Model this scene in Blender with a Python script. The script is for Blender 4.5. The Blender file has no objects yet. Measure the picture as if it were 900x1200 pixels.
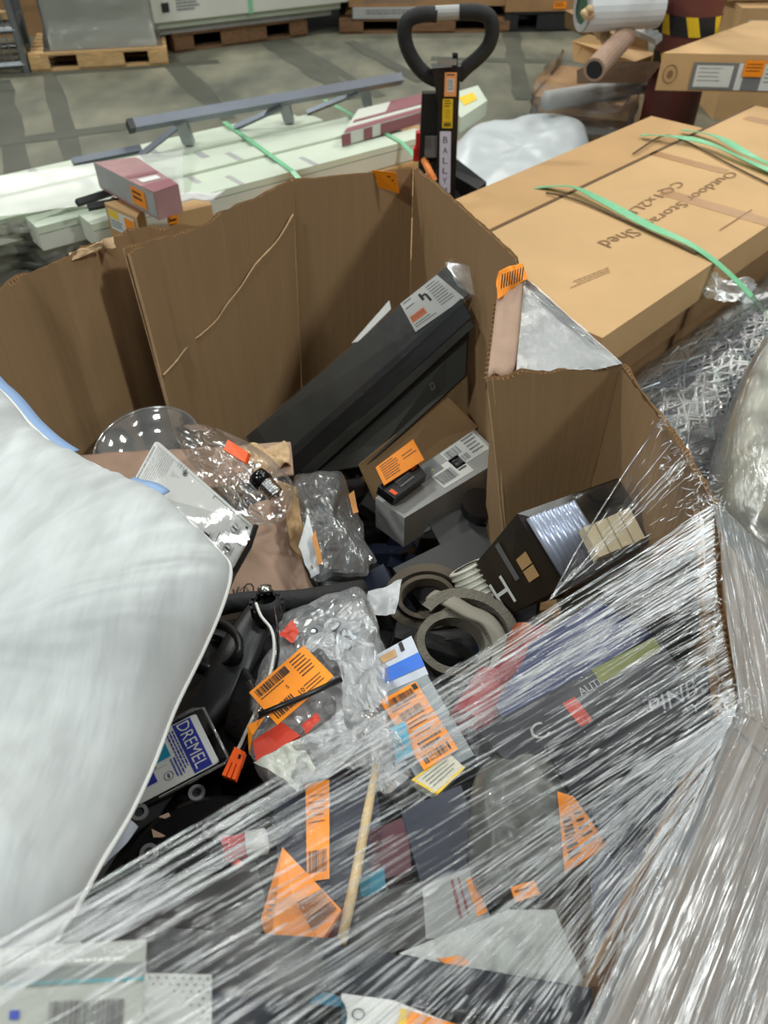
import bpy, bmesh, math, random
from mathutils import Vector, Matrix, noise
R = random.Random(7)
PI = math.pi
scene = bpy.context.scene
COL = scene.collection

# ------------------------------------------------------------------ camera
PITCH = math.radians(43.0)
CAMZ = 1.65
CAMP = Vector((0, 0, CAMZ))
cam_data = bpy.data.cameras.new('camera')
cam_data.sensor_fit = 'VERTICAL'
cam_data.sensor_height = 32.0
cam_data.sensor_width = 24.0
cam_data.lens = 24.0
cam_data.clip_start = 0.02
cam_data.dof.use_dof = True
cam_data.dof.focus_distance = 1.15
cam_data.dof.aperture_fstop = 5.2
cam = bpy.data.objects.new('camera', cam_data)
cam.location = CAMP
cam.rotation_euler = (PI/2 - PITCH, 0, 0)
COL.objects.link(cam)
scene.camera = cam

# ------------------------------------------------------------------ world and lights
world = bpy.data.worlds.new('warehouse_air')
scene.world = world
world.use_nodes = True
world.node_tree.nodes['Background'].inputs[0].default_value = (0.80, 0.86, 0.84, 1)
world.node_tree.nodes['Background'].inputs[1].default_value = 0.115

def area(name, loc, size, power, color=(0.95, 1.0, 0.97)):
    l = bpy.data.lights.new(name, 'AREA')
    l.shape = 'RECTANGLE'; l.size = size[0]; l.size_y = size[1]
    l.energy = power; l.color = color
    o = bpy.data.objects.new(name, l); o.location = loc
    COL.objects.link(o)
    return o
# high-bay warehouse lamps hanging from the roof, in rows
area('bay_lamp_right', (4.4, 0.3, 6.0), (0.9, 0.35), 340)
area('bay_lamp_left', (-3.6, -2.4, 6.0), (0.9, 0.35), 290)
for i, (x, y, w) in enumerate([(0.3, -1.8, 40), (0.7, 3.4, 55), (3.0, 3.2, 70), (-3.6, 3.4, 230), (-3.8, 7.4, 150), (0.6, 7.6, 150), (5.0, 7.2, 150), (-4.8, 11.5, 150), (0.2, 11.5, 150), (5.2, 11.5, 150)]):
    area('bay_lamp_%d' % i, (x, y, 6.0), (0.9, 0.35), w, (1.0, 0.98, 0.90) if y > 5 else (0.95, 1.0, 0.98))
scene.view_settings.view_transform = 'Standard'
scene.view_settings.look = 'None'
scene.view_settings.exposure = -0.42
scene.view_settings.gamma = 1.0
scene.cycles.transparent_max_bounces = 24
scene.cycles.max_bounces = 8

# ------------------------------------------------------------------ pixel frame of the photograph -> world points
SP, CP = math.sin(PITCH), math.cos(PITCH)
def ray(px, py):
    u = (px - 450.0)/900.0; v = (600.0 - py)/900.0
    return Vector((u, CP + SP*v, -SP + CP*v))
def PZ(px, py, z):
    d = ray(px, py); t = (z - CAMZ)/d.z
    return CAMP + d*t
def PY(px, py, y):
    d = ray(px, py); return CAMP + d*(y/d.y)
def PD(px, py, t):
    return CAMP + ray(px, py)*t
def Q(*pts):
    return [PZ(*p) for p in pts]

# ------------------------------------------------------------------ materials
def lin(c):
    return tuple(((x/255.0)/12.92 if x/255.0 <= .04045 else ((x/255.0 + .055)/1.055)**2.4) for x in c) + (1.0,)
MATS = {}
def M(name, rgb=(128,128,128), rough=.6, metal=0.0, var=0.0, vscale=8.0, bump=0.0, bscale=60.0, coords='Object', stretch=(1,1,1), spec=.5, trans=0.0, coat=0.0, emit=None):
    if name in MATS: return MATS[name]
    m = bpy.data.materials.new(name); m.use_nodes = True
    nt = m.node_tree; b = nt.nodes['Principled BSDF']
    c = lin(rgb)
    b.inputs['Base Color'].default_value = c
    b.inputs['Roughness'].default_value = rough
    b.inputs['Metallic'].default_value = metal
    b.inputs['Specular IOR Level'].default_value = spec
    b.inputs['Coat Weight'].default_value = coat
    b.inputs['Coat Roughness'].default_value = .12
    if trans: b.inputs['Transmission Weight'].default_value = trans
    if var or bump:
        tc = nt.nodes.new('ShaderNodeTexCoord'); mp = nt.nodes.new('ShaderNodeMapping')
        mp.inputs['Scale'].default_value = stretch
        nt.links.new(tc.outputs[coords], mp.inputs[0])
    if var:
        n = nt.nodes.new('ShaderNodeTexNoise'); n.inputs['Scale'].default_value = vscale
        n.inputs['Detail'].default_value = 6
        nt.links.new(mp.outputs[0], n.inputs['Vector'])
        mx = nt.nodes.new('ShaderNodeMix'); mx.data_type = 'RGBA'
        mx.inputs['A'].default_value = tuple(x*(1-var) for x in c[:3]) + (1,)
        mx.inputs['B'].default_value = tuple(min(1, x*(1+var)) for x in c[:3]) + (1,)
        mr = nt.nodes.new('ShaderNodeMapRange'); mr.inputs['From Min'].default_value = .3; mr.inputs['From Max'].default_value = .7
        nt.links.new(n.outputs['Fac'], mr.inputs['Value'])
        nt.links.new(mr.outputs[0], mx.inputs['Factor'])
        nt.links.new(mx.outputs['Result'], b.inputs['Base Color'])
    if bump:
        n2 = nt.nodes.new('ShaderNodeTexNoise'); n2.inputs['Scale'].default_value = bscale; n2.inputs['Detail'].default_value = 3
        nt.links.new(mp.outputs[0], n2.inputs['Vector'])
        bp = nt.nodes.new('ShaderNodeBump'); bp.inputs['Strength'].default_value = bump; bp.inputs['Distance'].default_value = .01
        nt.links.new(n2.outputs['Fac'], bp.inputs['Height'])
        nt.links.new(bp.outputs[0], b.inputs['Normal'])
    MATS[name] = m
    return m

def film_mat(name, clear=.8, rough=.12, tint=(255,255,255), milk=.1, bump=.6, bscale=40, stretch=(1,1,1), coords='UV', gain=1.0, detail=5):
    """clear plastic: mostly see-through, with a glossy skin and a little milkiness"""
    if name in MATS: return MATS[name]
    m = bpy.data.materials.new(name); m.use_nodes = True
    nt = m.node_tree; nt.nodes.clear()
    out = nt.nodes.new('ShaderNodeOutputMaterial')
    tr = nt.nodes.new('ShaderNodeBsdfTransparent'); tr.inputs[0].default_value = lin(tint)
    gl = nt.nodes.new('ShaderNodeBsdfGlossy'); gl.inputs['Roughness'].default_value = rough
    gl.inputs[0].default_value = (1, 1, 1, 1)
    df = nt.nodes.new('ShaderNodeBsdfDiffuse'); df.inputs[0].default_value = (.75, .78, .8, 1)
    tc = nt.nodes.new('ShaderNodeTexCoord'); mp = nt.nodes.new('ShaderNodeMapping'); mp.inputs['Scale'].default_value = stretch
    nt.links.new(tc.outputs[coords], mp.inputs[0])
    n = nt.nodes.new('ShaderNodeTexNoise'); n.inputs['Scale'].default_value = bscale; n.inputs['Detail'].default_value = detail
    nt.links.new(mp.outputs[0], n.inputs['Vector'])
    bp = nt.nodes.new('ShaderNodeBump'); bp.inputs['Strength'].default_value = bump; bp.inputs['Distance'].default_value = .01
    nt.links.new(n.outputs['Fac'], bp.inputs['Height'])
    nt.links.new(bp.outputs[0], gl.inputs['Normal'])
    lw = nt.nodes.new('ShaderNodeFresnel'); lw.inputs['IOR'].default_value = 1.5
    ma = nt.nodes.new('ShaderNodeMath'); ma.operation = 'MULTIPLY_ADD'; ma.use_clamp = True
    ma.inputs[1].default_value = gain; ma.inputs[2].default_value = (1-clear)
    nt.links.new(lw.outputs[0], ma.inputs[0])
    mk = nt.nodes.new('ShaderNodeMixShader'); mk.inputs[0].default_value = milk
    nt.links.new(tr.outputs[0], mk.inputs[1]); nt.links.new(df.outputs[0], mk.inputs[2])
    mx = nt.nodes.new('ShaderNodeMixShader')
    nt.links.new(ma.outputs[0], mx.inputs[0]); nt.links.new(mk.outputs[0], mx.inputs[1]); nt.links.new(gl.outputs[0], mx.inputs[2])
    nt.links.new(mx.outputs[0], out.inputs[0])
    MATS[name] = m
    return m

CARD = M('cardboard_inner', (158,127,90), .85, var=.05, vscale=2.5, bump=.16, bscale=3.0, coords='UV', stretch=(28,1.0,1))
CARDO = M('cardboard_outer', (168,134,94), .85, var=.08, vscale=5, bump=.2, bscale=3, coords='UV', stretch=(30,1.5,1))
CARDE = M('cardboard_edge', (206,174,134), .9, var=.12, vscale=60)
CARDL = M('carton_tan', (200,162,114), .75, var=.06, vscale=4)
CARDD = M('carton_brown', (158,122,84), .8, var=.12, vscale=6)
CARDP = M('carton_pinkish', (172,142,122), .85, var=.12, vscale=14, bump=.2, bscale=30)
WHITE = M('white_card', (226,226,222), .55, var=.03)
PAPER = M('white_paper', (216,218,214), .5, var=.03, vscale=20)
WBOX = M('white_box', (205,207,196), .6, var=.05, vscale=3)
INK = M('black_ink', (38,36,36), .6)
GINK = M('grey_ink', (110,112,116), .6)
PINK = M('carton_print', (138,104,72), .8)
BINK = M('blue_ink', (52,70,168), .4)
TINK = M('teal_ink', (38,150,180), .4)
ORANGE = M('orange_label', (255,146,14), .5, var=.05, vscale=30)
ORANGEP = M('orange_plastic', (252,98,34), .4)
RED = M('red_plastic', (214,42,40), .4)
DRED = M('dark_red_plastic', (128,34,44), .4)
YELL = M('yellow_label', (240,200,40), .5)
BLACK = M('black_plastic', (26,26,28), .38, var=.2, vscale=20)
BLACKM = M('black_matte', (30,30,31), .7, var=.2, vscale=20, bump=.2, bscale=80)
BLACKG = M('black_gloss', (16,16,18), .15)
CHAR = M('charcoal_vinyl', (60,60,56), .32, var=.15, vscale=12, bump=.15, bscale=20)
NAVY = M('navy_card', (34,40,58), .35, var=.15, vscale=9)
GREYC = M('grey_card', (104,104,104), .6, var=.08, vscale=8)
GREYL = M('light_grey_card', (168,168,166), .55, var=.08, vscale=9)
METAL = M('galvanised', (150,154,158), .38, .85, var=.12, vscale=9)
STEEL = M('grey_steel', (118,122,132), .45, .5, var=.08, vscale=5)
CHROME = M('chrome', (210,210,208), .18, 1.0)
WOOD = M('pallet_wood', (196,160,110), .8, var=.2, vscale=9, coords='Object', stretch=(1,6,6), bump=.3, bscale=40)
WOODD = M('dark_pallet_wood', (120,88,60), .85, var=.25, vscale=9, stretch=(1,6,6), bump=.3, bscale=40)
GREEN = M('green_strap', (126,196,150), .35, var=.08, vscale=40)
COLRED = M('column_paint', (104,54,48), .5, var=.12, vscale=8, bump=.1, bscale=20)
LIGHTG = M('pale_green_panel', (205,214,196), .45, var=.05, vscale=3)
ROPE = M('beige_rope', (196,170,130), .8, var=.2, vscale=40)
BEIGE = M('webbing_grey', (112,106,94), .75, var=.15, vscale=30, bump=.4, bscale=200)

# ------------------------------------------------------------------ mesh builder
class MB:
    def __init__(s): s.v = []; s.f = []; s.m = []; s.uv = []
    def add(s, vs, fs, m=0, uvs=None):
        o = len(s.v); s.v += [Vector(p) for p in vs]
        for i, f in enumerate(fs):
            s.f.append([o + k for k in f]); s.m.append(m)
            if uvs: s.uv.append([uvs[k] for k in f])
            else: s.uv.append(None)
    def quad(s, a, b, c, d, m=0):
        a, b, c, d = map(Vector, (a, b, c, d)); w = (b-a).length; h = (d-a).length
        s.add([a, b, c, d], [(0, 1, 2, 3)], m, [(0, 0), (w, 0), (w, h), (0, h)])
    def hexa(s, t, b, m=0, mt=None):
        """t: four top points, b: the four below them"""
        t = [Vector(p) for p in t]; b = [Vector(p) for p in b]
        s.quad(*t, m if mt is None else mt); s.quad(b[3], b[2], b[1], b[0], m)
        for i in range(4):
            j = (i+1) % 4
            s.quad(t[j], t[i], b[i], b[j], m)
    def slab(s, q, th, m=0, mt=None):
        q = [Vector(p) for p in q]
        n = normal_to_cam(q)
        s.hexa(q, [p - n*th for p in q], m, mt)
    def box(s, c, size, rz=0, m=0, rx=0, ry=0):
        mt = Matrix.Translation(c) @ Matrix.Rotation(rz, 4, 'Z') @ Matrix.Rotation(ry, 4, 'Y') @ Matrix.Rotation(rx, 4, 'X')
        x, y, z = size[0]/2, size[1]/2, size[2]/2
        t = [mt @ Vector(p) for p in ((-x,-y,z), (x,-y,z), (x,y,z), (-x,y,z))]
        b = [mt @ Vector(p) for p in ((-x,-y,-z), (x,-y,-z), (x,y,-z), (-x,y,-z))]
        s.hexa(t, b, m)
    def tube(s, pts, r, seg=8, closed=False, m=0, flat=1.0, up=None, caps=True):
        pts = [Vector(p) for p in pts]; n = len(pts)
        rr = r if isinstance(r, (list, tuple)) else [r]*n
        up0 = Vector(up) if up else None
        o = len(s.v); prev = None
        for i, p in enumerate(pts):
            if closed: d = pts[(i+1) % n] - pts[i-1]
            else: d = pts[min(i+1, n-1)] - pts[max(i-1, 0)]
            d.normalize()
            if up0: a = up0 - d*up0.dot(d)
            elif prev is None:
                a = Vector((0, 0, 1)) if abs(d.z) < .9 else Vector((1, 0, 0)); a = a - d*a.dot(d)
            else: a = prev - d*prev.dot(d)
            a.normalize(); prev = a; b = d.cross(a)
            for k in range(seg):
                t = 2*PI*k/seg
                s.v.append(p + a*(math.cos(t)*rr[i]*flat) + b*(math.sin(t)*rr[i]))
        for i in range(n if closed else n-1):
            j = (i+1) % n
            for k in range(seg):
                k2 = (k+1) % seg
                s.f.append([o+i*seg+k, o+i*seg+k2, o+j*seg+k2, o+j*seg+k]); s.m.append(m)
                u0, u1, v0, v1 = k/seg*.1, (k+1)/seg*.1, i*.05, (i+1)*.05
                s.uv.append([(u0, v0), (u1, v0), (u1, v1), (u0, v1)])
        if not closed and caps:
            s.f.append([o+k for k in range(seg)][::-1]); s.m.append(m); s.uv.append(None)
            s.f.append([o+(n-1)*seg+k for k in range(seg)]); s.m.append(m); s.uv.append(None)
    def lathe(s, prof, c, axis=(0, 0, 1), seg=32, m=0):
        """prof: (radius, height) pairs along the axis"""
        ax = Vector(axis).normalized(); a = Vector((1, 0, 0)) if abs(ax.x) < .9 else Vector((0, 1, 0))
        a = (a - ax*a.dot(ax)).normalized(); b = ax.cross(a); c = Vector(c); o = len(s.v)
        for (r, h) in prof:
            for k in range(seg):
                t = 2*PI*k/seg
                s.v.append(c + ax*h + a*(math.cos(t)*r) + b*(math.sin(t)*r))
        for i in range(len(prof)-1):
            for k in range(seg):
                k2 = (k+1) % seg
                s.f.append([o+i*seg+k, o+i*seg+k2, o+(i+1)*seg+k2, o+(i+1)*seg+k]); s.m.append(m); s.uv.append(None)
    def grid(s, rows, m=0, uvscale=1.0, closed=False):
        n = len(rows[0]); o = len(s.v)
        for r in rows: s.v += [Vector(p) for p in r]
        for i in range(len(rows)-1):
            for k in range(n if closed else n-1):
                k2 = (k+1) % n
                s.f.append([o+i*n+k, o+i*n+k2, o+(i+1)*n+k2, o+(i+1)*n+k]); s.m.append(m)
                u0, u1 = k/(n-1)*uvscale, (k+1)/(n-1)*uvscale
                v0, v1 = i/(len(rows)-1)*uvscale, (i+1)/(len(rows)-1)*uvscale
                s.uv.append([(u0, v0), (u1, v0), (u1, v1), (u0, v1)])
def normal_to_cam(q):
    n = (q[1]-q[0]).cross(q[3]-q[0])
    if n.length < 1e-9: n = (q[2]-q[1]).cross(q[3]-q[1])
    n.normalize()
    if n.dot(CAMP - q[0]) < 0: n = -n
    return n

WL = {}
def obj(name, mb, mats, parent=None, smooth=False, bevel=0.0, solid=0.0):
    me = bpy.data.meshes.new(name)
    if parent is not None: org = WL[parent.name]
    else:
        xs = [p.x for p in mb.v]; ys = [p.y for p in mb.v]; zs = [p.z for p in mb.v]
        org = Vector(((min(xs)+max(xs))/2, (min(ys)+max(ys))/2, min(zs)))
    me.from_pydata([tuple(p - org) for p in mb.v], [], mb.f)
    if not isinstance(mats, (list, tuple)): mats = [mats]
    for mt in mats: me.materials.append(mt)
    me.polygons.foreach_set('material_index', mb.m)
    if any(u is not None for u in mb.uv):
        uvl = me.uv_layers.new(name='UVMap'); fl = []
        for f, u in zip(mb.f, mb.uv):
            for k in range(len(f)): fl += (u[k] if u else (0.0, 0.0))
        uvl.data.foreach_set('uv', fl)
    if smooth: me.polygons.foreach_set('use_smooth', [True]*len(me.polygons))
    me.update()
    bm = bmesh.new(); bm.from_mesh(me); bmesh.ops.recalc_face_normals(bm, faces=bm.faces); bm.to_mesh(me); bm.free()
    o = bpy.data.objects.new(name, me); COL.objects.link(o)
    if parent is not None: o.parent = parent
    else: o.location = org
    WL[o.name] = org
    if solid:
        md = o.modifiers.new('thickness', 'SOLIDIFY'); md.thickness = solid; md.offset = 0
    if bevel:
        md = o.modifiers.new('bevel', 'BEVEL'); md.width = bevel; md.segments = 2; md.limit_method = 'ANGLE'
    return o
def tag(o, label=None, cat=None, group=None, kind=None):
    if label: o['label'] = label
    if cat: o['category'] = cat
    if group: o['group'] = group
    if kind: o['kind'] = kind
    return o
def thing(name, label, cat, loc, group=None):
    o = bpy.data.objects.new(name, None); o.empty_display_size = .05
    COL.objects.link(o); o.location = loc; WL[o.name] = Vector(loc)
    return tag(o, label, cat, group)

# ------------------------------------------------------------------ flat print on real surfaces
_TXT = {}
def text_mesh(s):
    if s in _TXT: return _TXT[s]
    cu = bpy.data.curves.new('t', 'FONT'); cu.body = s; cu.resolution_u = 2
    ob = bpy.data.objects.new('t', cu)
    me = bpy.data.meshes.new_from_object(ob)
    vs = [v.co.copy() for v in me.vertices]; fs = [list(p.vertices) for p in me.polygons]
    x0 = min(v.x for v in vs); x1 = max(v.x for v in vs); y0 = min(v.y for v in vs); y1 = max(v.y for v in vs)
    vs = [((v.x-x0)/(x1-x0), (v.y-y0)/(y1-y0)) for v in vs]
    bpy.data.objects.remove(ob); bpy.data.curves.remove(cu); bpy.data.meshes.remove(me)
    _TXT[s] = (vs, fs); return _TXT[s]
class Print:
    """flat ink on a quad; q = TL, TR, BR, BL in reading order; u to the right, v downwards, both 0..1"""
    def __init__(s, q, eps=.0006): s.q = [Vector(p) for p in q]; s.n = normal_to_cam(s.q); s.mb = MB(); s.eps = eps
    def p(s, u, v, e=None):
        a, b, c, d = s.q
        return (a*(1-u) + b*u)*(1-v) + (d*(1-u) + c*u)*v + s.n*(s.eps if e is None else e)
    def rect(s, u0, v0, u1, v1, m=0, e=None):
        s.mb.add([s.p(u0, v0, e), s.p(u1, v0, e), s.p(u1, v1, e), s.p(u0, v1, e)], [(0, 1, 2, 3)], m)
    def text(s, t, u0, v0, u1, v1, m=0, e=None):
        vs, fs = text_mesh(t)
        s.mb.add([s.p(u0 + x*(u1-u0), v1 - y*(v1-v0), e) for x, y in vs], fs, m)
    def bars(s, u0, v0, u1, v1, m=0, n=26, rnd=None, e=None):
        rnd = rnd or R; x = u0; w = (u1-u0)/n
        while x < u1 - w:
            b = w*rnd.choice((.35, .35, .7, 1.0)); s.rect(x, v0, x+b, v1, m, e); x += b + w*rnd.choice((.35, .5, .8))
    def vbars(s, u0, v0, u1, v1, m=0, n=26, rnd=None):
        rnd = rnd or R; y = v0; w = (v1-v0)/n
        while y < v1 - w:
            b = w*rnd.choice((.35, .35, .7, 1.0)); s.rect(u0, y, u1, y+b, m); y += b + w*rnd.choice((.35, .5, .8))
    def lines(s, u0, v0, u1, v1, n, m=0, fill=.45, rnd=None):
        """rows of print too small to read"""
        rnd = rnd or R; h = (v1-v0)/n
        for i in range(n):
            x = u0; y = v0 + i*h; end = u1 - rnd.random()*.25*(u1-u0)
            while x < end:
                w = (u1-u0)*rnd.uniform(.04, .12); s.rect(x, y, min(x+w, end), y + h*fill, m); x += w + (u1-u0)*.018
def inset(q, u0, v0, u1, v1, eps=.0008):
    """sub-quad of a quad, lifted off it"""
    P = Print(q, eps); return [P.p(u0, v0), P.p(u1, v0), P.p(u1, v1), P.p(u0, v1)]
def label(parent, q, paper, inks, fn, name='printed_label', text=None, th=.0004, lab=None):
    """a stuck-on label: thin paper with its print, one mesh"""
    mb = MB(); q = [Vector(p) for p in q]; n = normal_to_cam(q)
    mb.slab([p + n*th for p in q], th)
    P = Print(q, th + .0005); fn(P)
    for f, m in zip(P.mb.f, P.mb.m): mb.f.append([k + len(mb.v) for k in f]); mb.m.append(m+1); mb.uv.append(None)
    mb.v += P.mb.v
    o = obj(name, mb, [paper] + list(inks), parent)
    if lab: o['label'] = lab
    return o
def prints(parent, q, inks, fn, name='print', eps=.0006):
    P = Print(q, eps); fn(P)
    return obj(name, P.mb, inks, parent)
def orange_print(P, seed=0, num=None):
    r = random.Random(seed)
    P.bars(.06, .07, .62, .27, 0, 30, r)
    P.lines(.06, .31, .5, .36, 1, 0, .5, r)
    P.lines(.68, .08, .95, .6, 6, 0, .35, r)
    P.bars(.06, .66, .44, .92, 0, 16, r)
    if num: P.text(num, .5, .72, .58, .84, 0)
    P.text('S', .42, .45, .45, .54, 0)
    P.lines(.6, .72, .94, .95, 3, 0, .3, r)

# ------------------------------------------------------------------ soft shapes
def smooth_loop(pts, n):
    """closed Catmull-Rom through pts, n samples"""
    pts = [Vector(p) for p in pts]; k = len(pts); out = []
    for i in range(n):
        t = i*k/n; j = int(t); f = t-j
        p0, p1, p2, p3 = pts[(j-1) % k], pts[j % k], pts[(j+1) % k], pts[(j+2) % k]
        out.append(.5*((2*p1) + (p2-p0)*f + (2*p0-5*p1+4*p2-p3)*f*f + (3*p1-p0-3*p2+p3)*f**3))
    return out
def spline(pts, n):
    pts = [Vector(p) for p in pts]; k = len(pts)-1; out = []
    for i in range(n+1):
        t = i*k/n; j = min(int(t), k-1); f = t-j
        p0, p1, p2, p3 = pts[max(j-1, 0)], pts[j], pts[j+1], pts[min(j+2, k)]
        out.append(.5*((2*p1) + (p2-p0)*f + (2*p0-5*p1+4*p2-p3)*f*f + (3*p1-p0-3*p2+p3)*f**3))
    return out
def dome(outline, h, hb=None, rings=14, seg=64, nz=0.0, ns=8.0, up=None, power=2.0, seed=0, ctr=None, edge=0.0, crease=0.0, sharp=False):
    """closed puffy shape over a closed outline"""
    mb = MB()
    L = smooth_loop(outline, seg) if not sharp else []
    if sharp:
        k = len(outline)
        for i in range(seg):
            t = i*k/seg; j = int(t); L.append(Vector(outline[j % k]).lerp(Vector(outline[(j+1) % k]), t-j))
    c = Vector(ctr) if ctr is not None else sum(L, Vector())/seg
    if up is None: up = (CAMP - c).normalized()*.5 + Vector((0, 0, .5))
    up = Vector(up).normalized(); hb = h*.6 if hb is None else hb
    off = Vector((seed*13.1, seed*7.7, seed*3.3))
    def row(r, hh):
        o = []
        for p in L:
            q = c.lerp(p, r); k = (max(0, 1 - r**power))**.55
            d = up*(hh*k)
            w = noise.fractal((q + off)*ns, 1.0, 2.0, 4)*nz
            cr = 0.0
            if crease:
                for oc, am in ((.8, 1.0), (1.9, .5), (4.1, .25)):
                    cr += (1 - 2.2*abs(noise.noise(q*ns*oc + off*2)))*am*crease*.6
            o.append(q + d + up*((w + cr)*(1 if hh > 0 else -1)*(.25 + .75*k)) + (p-c).normalized()*(noise.noise(q*ns*1.7 + off)*edge*r))
        return o
    rows = [row((i/rings)**.8, h) for i in range(rings+1)] + [row(((rings-i)/rings)**.8, -hb) for i in range(1, rings+1)]
    mb.grid(rows, closed=True, uvscale=1.0)
    return mb
def sheet(q, nu, nv, nz, ns, seed=0, sag=0.0, m=0):
    """crumpled single sheet over a quad"""
    q = [Vector(p) for p in q]; n = normal_to_cam(q); rows = []; off = Vector((seed*5.1, seed*2.3, seed))
    for j in range(nv+1):
        v = j/nv; row = []
        for i in range(nu+1):
            u = i/nu; p = (q[0]*(1-u)+q[1]*u)*(1-v) + (q[3]*(1-u)+q[2]*u)*v
            p = p + n*(noise.fractal((p+off)*ns, 1.0, 2.0, 4)*nz - sag*math.sin(PI*u)*math.sin(PI*v))
            p = p + Vector((noise.noise((p+off)*ns), noise.noise((p-off)*ns), 0))*nz*.5
            row.append(p)
        rows.append(row)
    mb = MB(); mb.grid(rows, m); return mb

# =================================================================== THE SETTING
fl = MB(); fl.quad((-14, -4, 0), (14, -4, 0), (14, 16, 0), (-14, 16, 0))
fm = bpy.data.materials.new('worn_concrete'); fm.use_nodes = True
nt = fm.node_tree; b = nt.nodes['Principled BSDF']; N = nt.nodes.new; Lk = nt.links.new
tc = N('ShaderNodeTexCoord'); geo = N('ShaderNodeNewGeometry')
n1 = N('ShaderNodeTexNoise'); n1.inputs['Scale'].default_value = 1.1; n1.inputs['Detail'].default_value = 8; Lk(geo.outputs['Position'], n1.inputs['Vector'])
n2 = N('ShaderNodeTexNoise'); n2.inputs['Scale'].default_value = 4.0; n2.inputs['Detail'].default_value = 6
mpp = N('ShaderNodeMapping'); mpp.inputs['Scale'].default_value = (1, .45, 1); mpp.inputs['Rotation'].default_value = (0, 0, .6); Lk(geo.outputs['Position'], mpp.inputs[0]); Lk(mpp.outputs[0], n2.inputs['Vector'])
rp = N('ShaderNodeValToRGB'); rp.color_ramp.elements[0].position = .36; rp.color_ramp.elements[0].color = lin((84, 87, 78)); rp.color_ramp.elements[1].position = .66; rp.color_ramp.elements[1].color = lin((134, 132, 114))
ad = N('ShaderNodeMath'); ad.operation = 'ADD'; h1 = N('ShaderNodeMath'); h1.operation = 'MULTIPLY'; h1.inputs[1].default_value = .5; h2 = N('ShaderNodeMath'); h2.operation = 'MULTIPLY'; h2.inputs[1].default_value = .5
Lk(n1.outputs['Fac'], h1.inputs[0]); Lk(n2.outputs['Fac'], h2.inputs[0]); Lk(h1.outputs[0], ad.inputs[0]); Lk(h2.outputs[0], ad.inputs[1]); Lk(ad.outputs[0], rp.inputs[0])
Lk(rp.outputs[0], b.inputs['Base Color'])
rr = N('ShaderNodeMapRange'); rr.inputs['To Min'].default_value = .32; rr.inputs['To Max'].default_value = .62; Lk(n2.outputs['Fac'], rr.inputs['Value']); Lk(rr.outputs[0], b.inputs['Roughness'])
floor = tag(obj('floor', fl, fm), kind='structure')
# dark tyre bands and old joints worn into the slab
STAIN = M('floor_stain', (80, 82, 72), .5, var=.18, vscale=3)
st = MB()
def band(a, b_, w):
    a = PZ(a[0], a[1], 0); b_ = PZ(b_[0], b_[1], 0); d = (b_-a).normalized(); n = Vector((-d.y, d.x, 0))*w/2
    a = a - d*.4; b_ = b_ + d*.4; z = Vector((0, 0, .001 + .0003*(len(st.f)//12)))
    K = 12; e1 = []; e2 = []
    for i in range(K+1):
        p = a.lerp(b_, i/K); k = 1 + .5*noise.noise(p*3); e1.append(p+n*k+z); e2.append(p-n*k+z)
    for i in range(K): st.quad(e1[i], e1[i+1], e2[i+1], e2[i])
for a, b_, w in [((4, 110), (45, 330), .16), ((60, 95), (110, 270), .13), ((205, 78), (250, 122), .17), ((330, 58), (395, 100), .20), ((345, 54), (420, 98), .10),
                 ((0, 168), (150, 148), .14), ((0, 90), (200, 76), .12), ((430, 60), (470, 82), .12), ((560, 70), (640, 72), .12), ((600, 45), (610, 100), .14), ((20, 300), (120, 240), .1)]:
    band(a, b_, w)
tag(obj('trim_floor_joints', st, STAIN), kind='structure')

def pallet(name, lab, pts, z, hgt, wood, group=None, blocks=True):
    """pts: four corner points on the floor (front-left, front-right, back-right, back-left)"""
    a, b_, c, d = [Vector((p.x, p.y, 0)) for p in pts]
    t = thing(name, lab, 'pallet', tuple((a+b_+c+d)/4), group)
    up = Vector((0, 0, 1)); e1 = (b_-a); e2 = (d-a)
    for i in range(6):                                   # deck boards run front to back edge, side by side
        v0 = i/6+.01; v1 = v0 + .125
        q = [a + e2*v0, b_ + e2*v0, b_ + e2*v1, a + e2*v1]
        mb = MB(); mb.hexa([p + up*(z+hgt) for p in q], [p + up*(z+hgt-.02) for p in q]); obj('deck_board', mb, wood, t)
    for i in range(3):
        u0 = i*.46; u1 = u0 + .08
        q = [a + e1*u0, a + e1*u1, a + e1*u1 + e2*.95, a + e1*u0 + e2*.95]
        mb = MB(); mb.hexa([p + up*(z+hgt-.021) for p in q], [p + up*(z+.02) for p in q]); obj('stringer', mb, wood, t)
    for v0 in (.0, .42, .86):
        q = [a + e2*v0, b_ + e2*v0, b_ + e2*(v0+.1), a + e2*(v0+.1)]
        mb = MB(); mb.hexa([p + up*(z+.019) for p in q], [p + up*(z+.001) for p in q]); obj('bottom_board', mb, wood, t)
    # the front face is notched like the photo's: block boards along the front
    for u0, u1 in ((0, .14), (.34, .68), (.86, 1)):
        q = [a + e1*u0 - e2*.012, a + e1*u1 - e2*.012, a + e1*u1, a + e1*u0]
        mb = MB(); mb.hexa([p + up*(z+hgt-.021) for p in q], [p + up*(z+.02) for p in q]); obj('front_block', mb, wood, t)
    return t
def para(a, b_, depth):
    """footprint from a front edge and a depth away from the camera"""
    a = Vector((a.x, a.y, 0)); b_ = Vector((b_.x, b_.y, 0)); n = Vector((-(b_-a).y, (b_-a).x, 0)).normalized()*depth
    return [a, b_, b_+n, a+n]
def block(q, z0, z1):
    mb = MB(); mb.hexa([Vector((p.x, p.y, z1)) for p in q], [Vector((p.x, p.y, z0)) for p in q]); return mb
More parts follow.
